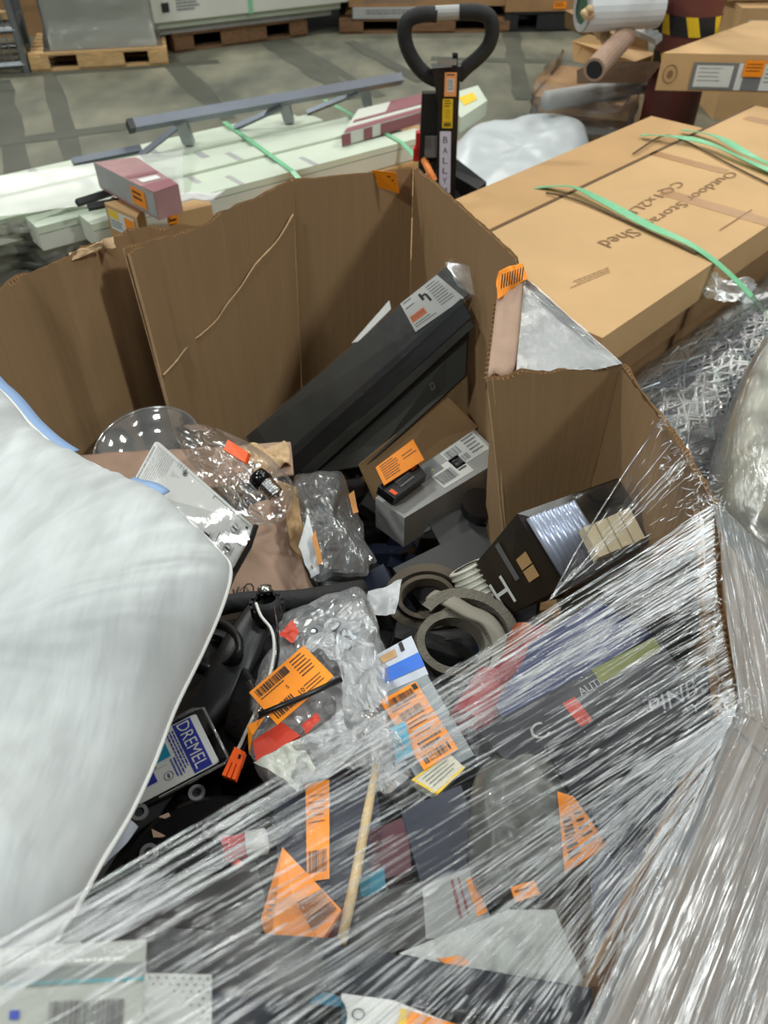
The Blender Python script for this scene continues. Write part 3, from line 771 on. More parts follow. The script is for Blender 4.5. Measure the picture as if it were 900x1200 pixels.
# ---- left bundle of long white panels
z = .36
F0 = PZ(262, 222, z); F1 = PZ(497, 160, z); e1 = (F1-F0).normalized(); e2 = Vector((-e1.y, e1.x, 0))
L0 = -1.5; L1 = (F1-F0).length + .05
for i in range(6):
    w = .135; l0_ = (-.62, -.80, -1.1, -1.5, -1.5, -1.5)[i]; a = F0 + e1*l0_ + e2*(w+.004)*i; ln = L1 - l0_ - .1*((i*7) % 3)/2 - (.25 if i > 3 else 0)
    zz = z - .012*(i % 2)
    tp = [Vector((p.x, p.y, zz)) for p in (a, a + e1*ln, a + e1*ln + e2*w, a + e2*w)]
    ord_ = ('frontmost', 'second from the front', 'third from the front', 'third from the back', 'second from the back', 'rearmost')[i]
    t3 = thing('pale_plank', 'long pale panel in the strapped bundle, %s' % ord_, 'panel', tuple(sum(tp, Vector())/4 - Vector((0, 0, .1))), 'long pale panels in the strapped bundle')
    mb = MB(); mb.hexa(tp, [p - Vector((0, 0, .03)) for p in tp]); obj('panel_board', mb, LIGHTG, t3, bevel=.003)
    mb = MB(); mb.hexa([p - Vector((0, 0, .034)) for p in tp], [p - Vector((0, 0, .1)) for p in tp]); obj('panel_board', mb, WBOX, t3, bevel=.003)
    for u in (.38, .60):
        s = sub(tp, u, u+.015, 0, 1); mb = MB(); mb.slab([p + Vector((0, 0, .001)) for p in s], .001); obj('grey_seam', mb, GREYL, t3)
# brown carton in front and under
q = [F0 + e1*(-.5) - e2*.02, F0 + e1*(L1+.28) - e2*.02, F0 + e1*(L1+.28) + e2*.8, F0 + e1*(-.5) + e2*.8]
boxthing('long_carton', 'long tan carton lying under the pale panels', 'carton', q, .0, .255, CARDL)
q = [F0 + e1*(.15) - e2*.32, F0 + e1*(L1+.3) - e2*.32, F0 + e1*(L1+.3) - e2*.03, F0 + e1*.15 - e2*.03]
boxthing('long_carton', 'long tan carton on the floor in front of the pale panels', 'carton', q, .0, .23, CARDL)
# green straps on it
for i, (u, lb) in enumerate(((.36, 'green strap around the pale panels, the nearer one'), (1.02, 'green strap around the pale panels, the farther one'))):
    a = F0 + e1*(u-.0)
    pts = [a - e2*.335 + Vector((0, 0, -.12)), a - e2*.325 + Vector((0, 0, -.115)), a - e2*.012 + Vector((0, 0, .006)), a + e1*.06 + e2*.4 + Vector((0, 0, .006)), a + e1*.12 + e2*.84 + Vector((0, 0, .006))]
    mb = MB(); K = []
    for k in range(len(pts)-1):
        for s in range(6): K.append(pts[k].lerp(pts[k+1], s/6))
    K.append(pts[-1]); rows = [[p - e1*.013, p + e1*.013] for p in K]; mb.grid(rows)
    tag(obj('green_strap', mb, GREEN, solid=.002), lb, 'strap', 'green straps on the pale panels')
# steel rail lying on the bundle's back edge
ra = PZ(157, 147, .50); rb = PZ(470, 92, .50)
t = thing('steel_rail', 'grey steel rail with brackets lying over the pale panels', 'rail', tuple((ra+rb)/2 - Vector((0, 0, .14))))
mb = MB(); mb.tube([ra, rb], .032, 4); obj('rail_bar', mb, STEEL, t)
mb = MB(); d = (ra-rb).normalized(); mb.tube([ra, ra + d*.03], .034, 4); obj('end_cap', mb, BLACK, t)
for px, py in ((212, 148), (333, 124), (428, 108)):
    p = PZ(px-2, py-12, .5); mb = MB()
    mb.hexa([p + Vector((-.03, -.02, -.02)), p + Vector((.03, -.02, -.02)), p + Vector((.03, .04, -.02)), p + Vector((-.03, .04, -.02))],
            [p + Vector((.0, -.02, -.13)), p + Vector((.05, -.02, -.13)), p + Vector((.05, .04, -.13)), p + Vector((.0, .04, -.13))]); obj('bracket', mb, METAL, t, bevel=.004)
for a, b_ in (((165, 182, .38), (206, 150, .47)), ((275, 150, .37), (330, 125, .47)), ((360, 132, .37), (420, 108, .47))):
    mb = MB(); mb.tube([PZ(*a), PZ(*b_)], .016, 4); obj('diagonal_brace', mb, STEEL, t)
mb = MB(); mb.tube([PZ(85, 190, .38), PZ(165, 174, .38)], .02, 4); mb2 = mb
tag(obj('thin_bar', mb, STEEL), 'thin dark steel bar lying left of the rail', 'bar')
# striped cartons at the far end
for i, (cs, z0, z1, m, lb) in enumerate((([(400, 158), (498, 130), (502, 108), (420, 128)], .365, .42, M('maroon', (140, 84, 90), .5), 'maroon and white striped flat carton at the far end of the panels'),
                                     ([(540, 138), (571, 118), (560, 100), (520, 112)], .26, .34, LIGHTG, 'pale flat carton with yellow print right of the jack stem'))):
    q = [PZ(a, b_, z1) for a, b_ in cs]
    t = boxthing('striped_carton', lb, 'carton', q, z0, z1, WBOX if i == 0 else LIGHTG)
    tq = [Vector((p.x, p.y, z1)) for p in (q[0], q[1], q[2], q[3])]
    if i == 0:
        prints(t, tq, [m], lambda P: P.rect(.02, .02, .98, .22), name='maroon_stripe', eps=.003); prints(t, tq, [m], lambda P: (P.rect(.05, .4, .95, .5), P.rect(.45, .5, .95, .98)), name='maroon_stripe', eps=.003)
        fq = [tq[0], tq[1], tq[1]-Vector((0, 0, .055)), tq[0]-Vector((0, 0, .055))]
        for s0, s1 in ((0, .1), (.25, .35), (.45, .95)): prints(t, fq, [m], lambda P: P.rect(s0, 0, s1, 1), name='maroon_stripe', eps=.003)
    else:
        prints(t, tq, [YELL], lambda P: P.rect(.3, .3, .75, .7), eps=.003)
# film over the left end of the bundle and crumpled on the floor
W2 = film_mat('milky_wrap', clear=.95, rough=.4, milk=.20, bump=.45, bscale=5, stretch=(3, 1, 1), gain=1.2)
mb = sheet([PZ(-60, 215, .44), PZ(215, 175, .44), PZ(215, 226, .40), PZ(-60, 262, .38)], 40, 30, .010, 4, seed=4)
tag(obj('film_sheet', mb, W2, smooth=True), 'milky film over the left end of the pale panels', 'film')
mb = sheet([PZ(-20, 268, .36), PZ(110, 240, .36), PZ(140, 300, .05), PZ(-40, 330, .05)], 40, 30, .03, 5, seed=8)
tag(obj('film_sheet', mb, WRAP, smooth=True), 'clear crumpled film hanging to the floor behind the torn bin corner', 'film')
# pinkish film-wrapped box, two small cartons, black tubes, paper
def hx(name, lab, cat, tp, drop, m, bev=.004, pn='carton_body'):
    t = thing(name, lab, cat, tuple(sum(tp, Vector())/4 - Vector((0, 0, drop))))
    mb = MB(); mb.hexa(tp, [p - Vector((0, 0, drop)) for p in tp]); obj(pn, mb, m, t, bevel=bev); return t
tp = [PZ(180, 226, .56), PZ(209, 216, .56), PZ(160, 184, .56), PZ(110, 190, .56)]
PK = M('pinkish_card', (176, 136, 136), .3, var=.12, vscale=14)
t = hx('pink_carton', 'pinkish film-wrapped carton with white and maroon ends on top of the bundle', 'carton', tp, .105, PK)
prints(t, tp, [M('maroon2', (150, 96, 104), .4), WHITE], lambda P: (P.rect(.0, .0, 1, .2, 0), P.rect(.05, .42, .95, .5, 0), P.rect(.2, .26, .8, .36, 1)), eps=.002)
dn = Vector((0, 0, .105))
fq = [tp[3], tp[0], tp[0]-dn, tp[3]-dn]
prints(t, fq, [GREYL], lambda P: P.rect(0, 0, 1, .9), name='side_panel', eps=.002)
label(t, inset(fq, .62, .15, .85, .8, .004), ORANGE, [INK], lambda P: P.lines(.1, .2, .9, .8, 2), name='orange_sticker', th=.001)
mb = MB(); mb.tube([PZ(90, 238, .44), PZ(140, 222, .44)], .017, 4); tag(obj('black_tube', mb, BLACKM), 'black square tube left of the pink carton, the upper one', 'tube')
mb = MB(); mb.tube([PZ(103, 243, .42), PZ(140, 236, .42)], .017, 4); tag(obj('black_tube', mb, BLACKM), 'black square tube left of the pink carton, the lower one', 'tube')
tp = [PZ(160, 255, .43), PZ(168, 242, .43), PZ(132, 230, .43), PZ(122, 238, .43)]
t = hx('small_carton', 'small tan carton with yellow and orange stickers under the black tubes', 'carton', tp, .13, CARDL)
dn = Vector((0, 0, .13)); fq = [tp[3], tp[0], tp[0]-dn, tp[3]-dn]
label(t, inset(fq, .1, .1, .9, .75, .003), PAPER, [YELL, ORANGE, GINK], lambda P: (P.rect(.02, .0, .4, .4, 0), P.rect(.62, .1, .98, .9, 1), P.lines(.05, .5, .55, .9, 3, 2)), th=.001)
tp = [PZ(195, 252, .42), PZ(248, 240, .42), PZ(240, 228, .42), PZ(196, 236, .42)]
t = hx('small_carton', 'small tan carton with an orange sticker behind the torn bin rim', 'carton', tp, .12, CARDL)
dn = Vector((0, 0, .12)); fq = [tp[0], tp[1], tp[1]-dn, tp[0]-dn]
label(t, inset(fq, -.0, .05, .22, .6, .003), ORANGE, [INK], lambda P: P.lines(.1, .2, .9, .8, 2), name='orange_sticker', th=.001)
mb = sheet([PZ(205, 228, .47), PZ(264, 224, .46), PZ(250, 234, .44), PZ(204, 238, .45)], 10, 6, .015, 10, seed=3)
tag(obj('paper_sheet', mb, WHITE, smooth=True, solid=.001), 'creased white paper lying between the small carton and the bundle', 'paper')

# ---- galvanised netting roll (right) wrapped in film
ax0 = PZ(715, 455, .30); ax1 = ax0 + d1*2.3
ax0 = Vector((A.x, A.y, .245)) - d2*.30 - d1*.30; ax1 = ax0 + d1*2.2
n1_ = Vector((-d1.y, d1.x, 0)); up = Vector((0, 0, 1))
t = thing('netting_roll', 'galvanised wire netting roll lying beside the carton stack', 'wire netting', tuple((ax0+ax1)/2 - Vector((0, 0, .2))))
WIRE = M('galvanised_wire', (196, 202, 206), .28, .9)
def cyl(l, th, r): return ax0 + d1*l + n1_*(math.cos(th)*r) + up*(math.sin(th)*r)
for layer, r in enumerate((.262, .245, .22)):
    mb = MB(); K = 24 ; p = .06
    nl = int(2.2/p)
    for s in (-1, 1):
        for k in range(K):
            pts = []
            th0 = 2*PI*k/K + layer*.1
            zz = 1
            for i in range(nl*1+1):
                th = th0 + s*(i % 2)*(2*PI/K)*.5 + (0 if s > 0 else 0)
                pts.append(cyl(i*p + .02*math.sin(k*1.7+layer), th + .05*math.sin(i*.9+layer*2), r + .012*math.sin(i*2.3+k)))
            # skip the underside
            if math.sin(th0) > -.25: mb.tube(pts, .0030, 4, caps=False)
    o = obj('wire_mesh', mb, WIRE, t); o['kind'] = 'stuff'
mb = MB(); mb.tube([cyl(0, 0, 0), cyl(2.2, 0, 0)], .19, 20); obj('roll_core', mb, M('netting_core', (62, 66, 68), .6, .3), t)
rows = [[cyl(l*.055, -0.4 + k*.16, .280 + .012*noise.noise(Vector((l*.6, k*.5, 1)))) for k in range(20)] for l in range(41)]
mb = MB(); mb.grid(rows, uvscale=4); NETF = film_mat('net_wrap', clear=.96, rough=.1, milk=.03, bump=.8, bscale=8, gain=.9)
obj('film_wrap', mb, NETF, t, smooth=True)
mb = MB()
mb = sheet([PZ(815, 320, .50), PZ(860, 325, .50), PZ(930, 350, .46), PZ(840, 352, .46)], 24, 18, .05, 14, seed=9)
tag(obj('film_knot', mb, W2, smooth=True), 'bunched milky film lying on the wire netting roll', 'film')

# ---- tan bundle wrapped in film, right edge
bd = [PZ(905, 405, .62), PZ(862, 470, .60), PZ(838, 560, .55), PZ(850, 640, .50), PZ(905, 690, .45), PZ(1010, 640, .45), PZ(1040, 470, .55), PZ(980, 400, .62)]
mb = dome(bd, .10, .45, nz=.02, ns=6, seed=5, up=(0, 0, 1), power=6)
KH = M('khaki_sacking', (150, 144, 120), .6, var=.16, vscale=10)
t = thing('wrapped_sack', 'khaki sack wrapped in clear film at the right edge', 'sack', tuple(sum(bd, Vector())/8 - Vector((0, 0, .4))))
obj('sack_body', mb, KH, t, smooth=True)
mb = dome([p + (p - sum(bd, Vector())/8)*.06 for p in bd], .125, .48, nz=.03, ns=10, seed=6, up=(0, 0, 1), power=6, crease=.02)
obj('film_wrap', mb, film_mat('sack_wrap', clear=.93, rough=.2, milk=.12, bump=.9, bscale=7, stretch=(1, 6, 1), gain=1.2), t, smooth=True)

# =================================================================== THE BIN
ZB = .14
binT = thing('cardboard_bin', 'large open brown cardboard bin with torn rim, full of loose returned goods', 'bin', (-.15, 1.0, ZB))
def foot(pt, pxs, zb=.30, dy=0.0):
    """point on the bin wall below rim point pt; pxs = how far it drifts sideways in metres"""
    return Vector((pt.x + pxs, pt.y + dy, zb))
def wall_panel(name, top, drift, zb=ZB, out=1, jag=.004, th=.009, lab=None, seed=0, mat=CARD, wave_mat=CARDE, step=.012, warp=.004):
    """corrugated panel: two liners with the fluting between them showing along the torn top edge"""
    T = []; D = []
    for i in range(len(top)-1):
        n = max(2, int((top[i+1]-top[i]).length/step))
        for k in range(n):
            T.append(top[i].lerp(top[i+1], k/n)); D.append(drift[i]*(1-k/n) + drift[i+1]*k/n)
    T.append(top[-1]); D.append(drift[-1])
    n = len(T); inn = []; outl = []; cx_, cy_ = -.15, 1.0
    NV = 14; rows = [[] for _ in range(NV+1)]; rowo = [[] for _ in range(NV+1)]; nrm = []
    for i in range(n):
        d = T[min(i+1, n-1)] - T[max(i-1, 0)]; d.z = 0
        if d.length < 1e-6: d = Vector((1, 0, 0))
        d.normalize(); nn = Vector((d.y, -d.x, 0))
        if nn.dot(Vector((T[i].x - cx_, T[i].y - cy_, 0))) < 0: nn = -nn
        nrm.append(nn*out)
    s = 0; U = [0]
    for i in range(1, n): s += (T[i]-T[i-1]).length; U.append(s)
    for i in range(n):
        j1 = jag*noise.fractal(Vector((U[i]*22, seed, 0)), 1, 2, 4) ; j2 = jag*noise.fractal(Vector((U[i]*22, seed+9, 0)), 1, 2, 4)
        b_ = Vector((T[i].x + D[i], T[i].y, zb))
        for r in range(NV+1):
            f = (r/NV)**1.3
            w = warp*noise.noise(Vector((U[i]*5, f*3, seed)))*min(1, f*4)
            rows[r].append(T[i].lerp(b_, f) + nrm[i]*w + Vector((0, 0, (1-f)*j1)))
            rowo[r].append(T[i].lerp(b_, f) + nrm[i]*(w+th) + Vector((0, 0, (1-f)*j2)))
    mb = MB(); L = U[-1]; H = T[0].z - zb
    for R_, m in ((rows, 0), (rowo, 1)):
        o = len(mb.v)
        for r in R_: mb.v += r
        for r in range(NV):
            for i in range(n-1):
                mb.f.append([o+r*n+i, o+r*n+i+1, o+(r+1)*n+i+1, o+(r+1)*n+i]); mb.m.append(m)
                v0, v1 = (r/NV)**1.3*H, ((r+1)/NV)**1.3*H
                mb.uv.append([(U[i], v0), (U[i+1], v0), (U[i+1], v1), (U[i], v1)])
    # close sides
    for i in (0, n-1):
        for r in range(NV): mb.quad(rows[r][i], rowo[r][i], rowo[r+1][i], rows[r+1][i], 2)
    p = obj(name, mb, [mat, CARDO, CARDE], binT, smooth=True)
    if lab: p['label'] = lab
    # fluting ribbon
    mb = MB(); K = int(L/.0022); rb = []
    j = 0
    for k in range(K+1):
        u = L*k/K
        while j < n-2 and U[j+1] < u: j += 1
        f = (u-U[j])/max(1e-6, U[j+1]-U[j]); a = rows[0][j].lerp(rows[0][j+1], f); b_ = rowo[0][j].lerp(rowo[0][j+1], f)
        s_ = .5 + .45*math.sin(u*2*PI/.0085)
        q = a.lerp(b_, s_); dz = .002 + .006*max(0, noise.noise(Vector((u*30, seed, 4))))
        rb.append([q - Vector((0, 0, dz)), q - Vector((0, 0, dz+.02))])
    mb.grid(rb); fo = obj('fluting', mb, wave_mat, p); fo['kind'] = 'stuff'
    return p
V3 = lambda *a: [PZ(*p) for p in a]
def VS(*a, brk=()):
    """rim points of straight runs: those between the ends keep the run's vertical plane and differ in height only"""
    n = len(a); idx = [0] + list(brk) + [n-1]; out = [None]*n
    for i in idx: out[i] = PZ(*a[i])
    for i0, i1 in zip(idx, idx[1:]):
        A_, B_ = out[i0], out[i1]; nn = Vector((B_.y-A_.y, A_.x-B_.x, 0)).normalized()
        for i in range(i0+1, i1):
            d = ray(a[i][0], a[i][1]); out[i] = CAMP + d*((A_-CAMP).dot(nn)/d.dot(nn))
    return out
# left wall, behind the overlap
top = VS((-190, 470, .95), (-90, 395, .95), (0, 341, .95), (30, 324, .95), (60, 309, .95), (85, 299, .945), (115, 288, .945), (124, 286, .94), (130, 278, .95), (152, 270, .955), (168, 267, .955), (200, 268, .95), (235, 262, .94), brk=(2, 9))
for i_, o_ in ((3, .014), (4, -.010), (6, .012), (8, -.006)): top[i_] = top[i_] + Vector((-.45, .9, 0))*o_
wall_panel('wall_panel', top, [0, 0, .0, .005, .01, .01, .01, .01, .01, .01, 0, 0, 0], seed=1, jag=.012)
tq = VS((152, 272, .957), (157, 282, .95), (202, 270, .955)); tq = [PZ(150, 284, .953), PZ(205, 268, .957)]
for p in tq: p.y -= .035
wall_panel('folded_panel', [tq[0], tq[0].lerp(tq[1], .5), tq[1]], [.03, .03, .03], seed=15, jag=.006, lab='narrow folded-over strip of the torn left wall')
# torn flap bits on that rim
mb = sheet([PZ(80, 297, .957), PZ(118, 283, .965), PZ(121, 290, .95), PZ(84, 306, .945)], 12, 6, .01, 30, seed=2); obj('torn_liner', mb, CARDE, binT, solid=.002)
mb = sheet([PZ(112, 288, .957), PZ(132, 277, .965), PZ(136, 289, .95), PZ(116, 291, .945)], 10, 6, .012, 30, seed=5); obj('torn_liner', mb, CARDE, binT, solid=.002)
# middle back panel, overlapping in front
top = VS((157, 291, .95), (163, 286, .952), (190, 279, .95), (215, 270, .95), (243, 262, .952), (262, 246, .955), (300, 232, .955), (343, 211, .955))
for i, p in enumerate(top): p.y -= .03*(1 - i/7); 
wall_panel('wall_panel', top, [.02, .02, .02, .015, .01, .0, -.01, -.03], seed=2, jag=.006)
top = VS((343.5, 211, .955), (365, 210, .95), (400, 206, .95), (440, 203, .95), (470, 199, .95), (484, 197, .95))
wall_panel('wall_panel', top, [-.03, -.025, -.02, -.02, -.01, 0], seed=3, jag=.003)
top = VS((484.5, 197, .95), (510, 216, .95), (545, 248, .95), (575, 275, .95), (602, 302, .95), (606, 318, .95))
wall_panel('wall_panel', top, [0, 0, 0, 0, 0, 0], seed=4, jag=.004)
# crushed corner: dented strip standing in the gap
a = [PZ(606, 318, .95), PZ(590, 352, .93), PZ(580, 385, .93), PZ(572, 445, .945)]
wall_panel('dented_corner', a, [.01, .01, .03, .10], seed=5, jag=.004, zb=.35)
q = [PZ(582, 352, .965), PZ(612, 330, .985), PZ(603, 436, .93), PZ(571, 444, .94)]
rows = []
for j in range(13):
    v = j/12; row = []
    for i in range(9):
        u = i/8; p = (q[0]*(1-u)+q[1]*u)*(1-v) + (q[3]*(1-u)+q[2]*u)*v
        p += Vector((.25, .9, 0))*(.012*math.sin(u*PI*2.2)) ; row.append(p)
    rows.append(row)
mb = MB(); mb.grid(rows, uvscale=.15); p = obj('folded_flap', mb, CARDP, binT, smooth=True, solid=.006); p['label'] = 'narrow paler flap folded up at the crushed corner'
mb = MB()
L_ = []
for k in range(120):
    u = k/119; a_ = q[0].lerp(q[3], u); L_.append([a_ + Vector((.005*math.sin(k*.9), .005*math.cos(k*.9)-.004, .001)), a_ + Vector((.005*math.sin(k*.9), .01, -.008))])
mb.grid(L_); o = obj('fluting', mb, CARDE, p); o['kind'] = 'stuff'
# orange labels on the rim
mb = sheet([PZ(584, 318, 1.0), PZ(614, 308, 1.005), PZ(618, 326, .99), PZ(582, 352, .97)], 16, 12, .012, 22, seed=3)
p = obj('orange_label', mb, ORANGE, binT, smooth=True, solid=.0008); p['label'] = 'crumpled orange label folded over the crushed corner'
mb = MB()
for k in range(9):
    a_ = PZ(588 + 3*k, 322 - k, 1.004 - .001*k); b_ = PZ(586+3*k, 338 - k*1.2, .992); mb.tube([a_ + Vector((0, -.01, .006)), b_ + Vector((0, -.012, .006))], .0011, 4)
obj('print_line', mb, INK, p)
oq = [PZ(436, 199, .957), PZ(464, 202, .957), PZ(468, 226, .905), PZ(436, 217, .915)]
p = label(binT, oq, ORANGE, [INK], lambda P: (P.rect(.02, .22, .75, .30), P.rect(.02, .38, .85, .46), P.rect(.1, .5, .6, .54), P.text('47', .5, .74, .68, .86)), name='orange_label', lab='orange label folded over the back rim', th=.001)
mb = MB(); mb.slab([PZ(436, 199, .958), PZ(462, 201, .958), PZ(462, 206, .955), PZ(437, 204, .955)], .001)
# low front-facing panel right of the crushed corner
top = VS((571, 446, .945), (600, 442, .94), (612, 436, .94), (632, 438, .945), (645, 440, .95), (665, 432, .95), (680, 434, .95), (700, 431, .95), (727, 427, .95))
wall_panel('wall_panel', top, [.11, .098, .085, .065, .05, .035, .02, .01, 0], zb=.35, seed=6, jag=.011)
top = VS((727.5, 427, .95), (740, 447, .95), (756, 470, .95), (775, 492, .95), (800, 530, .95), (834, 588, .95), brk=(3,))
wall_panel('wall_panel', top, [0, 0, 0, 0, 0, 0], seed=7, jag=.012)
top = V3((834, 589, .95), (838, 700, .94), (862, 828, .93), (780, 1005, .92), (690, 1200, .92), (560, 1400, .92))
wall_panel('wall_panel', top, [0, 0, 0, 0, 0, 0], seed=8, jag=.006, step=.03)
# near and left walls, under the pillow and below the frame
RN = top[-1]
top = [RN, Vector((-.25, .02, .9)), Vector((-.62, .2, .9)), Vector((-.86, .6, .92)), PZ(-190, 470, .95)]
wall_panel('wall_panel', top, [0]*5, seed=9, jag=.006, step=.04)
# bottom of the bin
mb = MB(); pts = [Vector((-.8, .6, 0)), Vector((-.55, .2, 0)), Vector((-.2, .05, 0)), Vector((.14, .12, 0)), Vector((.38, .5, 0)), Vector((.42, .85, 0)), Vector((.2, 1.45, 0)), Vector((.06, 2.0, 0)), Vector((-.3, 1.9, 0)), Vector((-.72, 1.4, 0))]
n = len(pts); mb.add([p + Vector((0, 0, ZB+.008)) for p in pts] + [p + Vector((0, 0, ZB)) for p in pts], [tuple(range(n)), tuple(range(n, 2*n))[::-1]] + [(i, (i+1) % n, n+(i+1) % n, n+i) for i in range(n)])
obj('bottom_panel', mb, CARD, binT)
# pale tear line across the middle back panel
pts = [PY(a_, b_, y) for a_, b_, y in ((336, 254, 1.895), (318, 284, 1.88), (292, 312, 1.86), (276, 340, 1.84), (250, 374, 1.815), (225, 396, 1.80), (205, 420, 1.79), (188, 438, 1.78))]
def wall_y(px):          # middle panel runs between these rim points
    return None
a0 = PZ(157, 291, .95); a0.y -= .03; a1 = PZ(343, 211, .955)
def on_wall(px, py, off=.003):
    d = ray(px, py); n_ = Vector(((a1-a0).y, -(a1-a0).x, 0)).normalized()
    t_ = (a0 - CAMP).dot(n_)/d.dot(n_); return CAMP + d*t_ - n_*off*(1 if n_.dot(d) > 0 else -1)
pts = [on_wall(a_, b_, .010) for a_, b_ in ((340, 250), (322, 280), (300, 304), (292, 314), (278, 336), (262, 356), (250, 374), (233, 390), (225, 396), (212, 410), (203, 422), (188, 438))]
mb = MB(); mb.tube(spline(pts, 60), [.0018 + .0014*abs(noise.noise(Vector((i*.4, 0, 0)))) for i in range(61)], 6); o = obj('torn_line', mb, CARDE, binT, smooth=True)
# pallet under the bin
pallet('wood_pallet', 'pallet under the cardboard bin', [Vector((-.7, .05, 0)), Vector((.45, .05, 0)), Vector((.45, 1.95, 0)), Vector((-.7, 1.95, 0))], 0, .138, WOOD)

# =================================================================== THE LOOSE GOODS
def single(name, lab, cat, mb, mats, group=None, **k): return tag(obj(name, mb, mats, **k), lab, cat, group)
def flatbox(name, lab, cat, q, th, m, bev=.003, pn='box_body', parts=None):
    q = [Vector(p) for p in q]; n = normal_to_cam(q)
    t = thing(name, lab, cat, tuple(sum(q, Vector())/4 - n*th))
    mb = MB(); mb.slab(q, th); obj(pn, mb, m, t, bevel=bev)
    return t
# dark packaging at the bottom of the bin (uncountable)
mb = MB(); r = random.Random(11)
def inside(x, y):
    P_ = pts_in; c = False; j = len(P_)-1
    for i in range(len(P_)):
        if ((P_[i][1] > y) != (P_[j][1] > y)) and (x < (P_[j][0]-P_[i][0])*(y-P_[i][1])/(P_[j][1]-P_[i][1])+P_[i][0]): c = not c
        j = i
    return c
pts_in = [(-.72, .6), (-.5, .28), (-.15, .16), (.08, .22), (.28, .5), (.33, .85), (.1, 1.1), (.12, 1.45), (.0, 1.8), (-.25, 1.75), (-.62, 1.35)]
cnt = 0
while cnt < 330:
    x, y = r.uniform(-.75, .36), r.uniform(.12, 1.85)
    if not inside(x, y): continue
    far = y > 1.05
    zt = (.30 if far else .56 + .12*min(1, (1.05-y)/.6)); z = r.uniform(.2, zt)
    s = (r.uniform(.05, .2), r.uniform(.04, .14), r.uniform(.01, .06))
    mb.box((x, y, z), s, r.uniform(0, PI), r.choice((0, 0, 0, 1, 1, 2)), r.uniform(-.5, .5), r.uniform(-.5, .5)); cnt += 1
o = single('dark_packaging', 'jumbled dark packaging filling the bottom of the bin', 'packaging', mb, [BLACKM, M('dark_grey_card', (50, 50, 50), .6), NAVY], bevel=.002); o['kind'] = 'stuff'
tag(o, kind='stuff')

# ---- long black vinyl strips leaning on the back wall
PYL = lambda *a: [PY(*p) for p in a]
t = flatbox('vinyl_strip', 'long charcoal vinyl strip in clear sleeve with a white label', 'strip', PYL((288, 512, 1.66), (523, 312, 1.70), (549, 345, 1.64), (318, 546, 1.60)), .012, CHAR)
lq = PYL((469, 356, 1.678), (512, 322, 1.684), (544, 349, 1.64), (487, 389, 1.634))
label(t, lq, WHITE, [M('orange_logo', (240, 120, 50), .5), INK, GINK], lambda P: (P.rect(.04, .52, .36, .72, 0), P.text('Frost King', .07, .55, .33, .68, 2), P.lines(.05, .05, .3, .4, 2, 2, .2), P.rect(.42, .12, .48, .35, 1), P.rect(.47, .2, .56, .26, 1), P.rect(.53, .24, .58, .5, 1), P.lines(.05, .8, .5, .95, 2, 1, .3), P.lines(.64, .08, .95, .85, 9, 2, .35)), name='printed_label', lab='white printed label with an orange logo')
sl = sheet(PYL((300, 500, 1.64), (530, 303, 1.68), (556, 344, 1.61), (330, 548, 1.57)), 60, 14, .004, 12, seed=1)
CLEAR = film_mat('clear_bag', clear=.98, rough=.10, milk=.02, bump=.4, bscale=7, gain=.6)
CLEARB = film_mat('clear_bag_milky', clear=.95, rough=.14, milk=.14, bump=.5, bscale=9, gain=1.4)
obj('clear_sleeve', sl, CLEAR, t, smooth=True)
flatbox('vinyl_strip', 'black vinyl strip below the labelled one, ribbed lengthwise', 'strip', PYL((322, 542, 1.60), (540, 350, 1.62), (552, 372, 1.58), (350, 556, 1.56)), .012, BLACK)
t = flatbox('vinyl_strip', 'thin black strip with shiny edge above the wide black panel', 'strip', PYL((352, 552, 1.56), (548, 374, 1.585), (556, 382, 1.575), (362, 560, 1.55)), .010, CHAR)
t = flatbox('black_board', 'wide dull black panel with a small square slot, lowest of the leaning strips', 'panel', PYL((365, 556, 1.56), (548, 382, 1.60), (545, 440, 1.56), (430, 545, 1.50)), .010, M('dull_black', (44, 44, 40), .5, var=.1))
prints(t, PYL((503, 450, 1.548), (507, 447, 1.551), (510, 454, 1.546), (506, 458, 1.544)), [GREYC], lambda P: (P.rect(0, 0, 1, .15), P.rect(0, .85, 1, 1), P.rect(0, 0, .15, 1), P.rect(.85, 0, 1, 1)), name='slot_outline', eps=.002)
single('paper_strip', 'narrow white paper slipped behind the charcoal strip', 'paper', (lambda m: (m.slab(PYL((412, 402, 1.76), (456, 352, 1.78), (458, 362, 1.76), (420, 400, 1.74)), .002), m)[1])(MB()), WHITE)
sheetm = sheet(PYL((520, 305, 1.66), (550, 312, 1.62), (556, 345, 1.58), (536, 336, 1.60)), 16, 14, .012, 18, seed=12)
single('bag_end', 'torn clear bag end at the top of the charcoal strip', 'bag', sheetm, CLEARB, smooth=True)
# brown cardboard leaning below
flatbox('cardboard_sheet', 'plain brown cardboard leaning under the black panel', 'cardboard', PYL((420, 545, 1.50), (522, 462, 1.56), (560, 500, 1.55), (440, 590, 1.46)), .006, CARD)
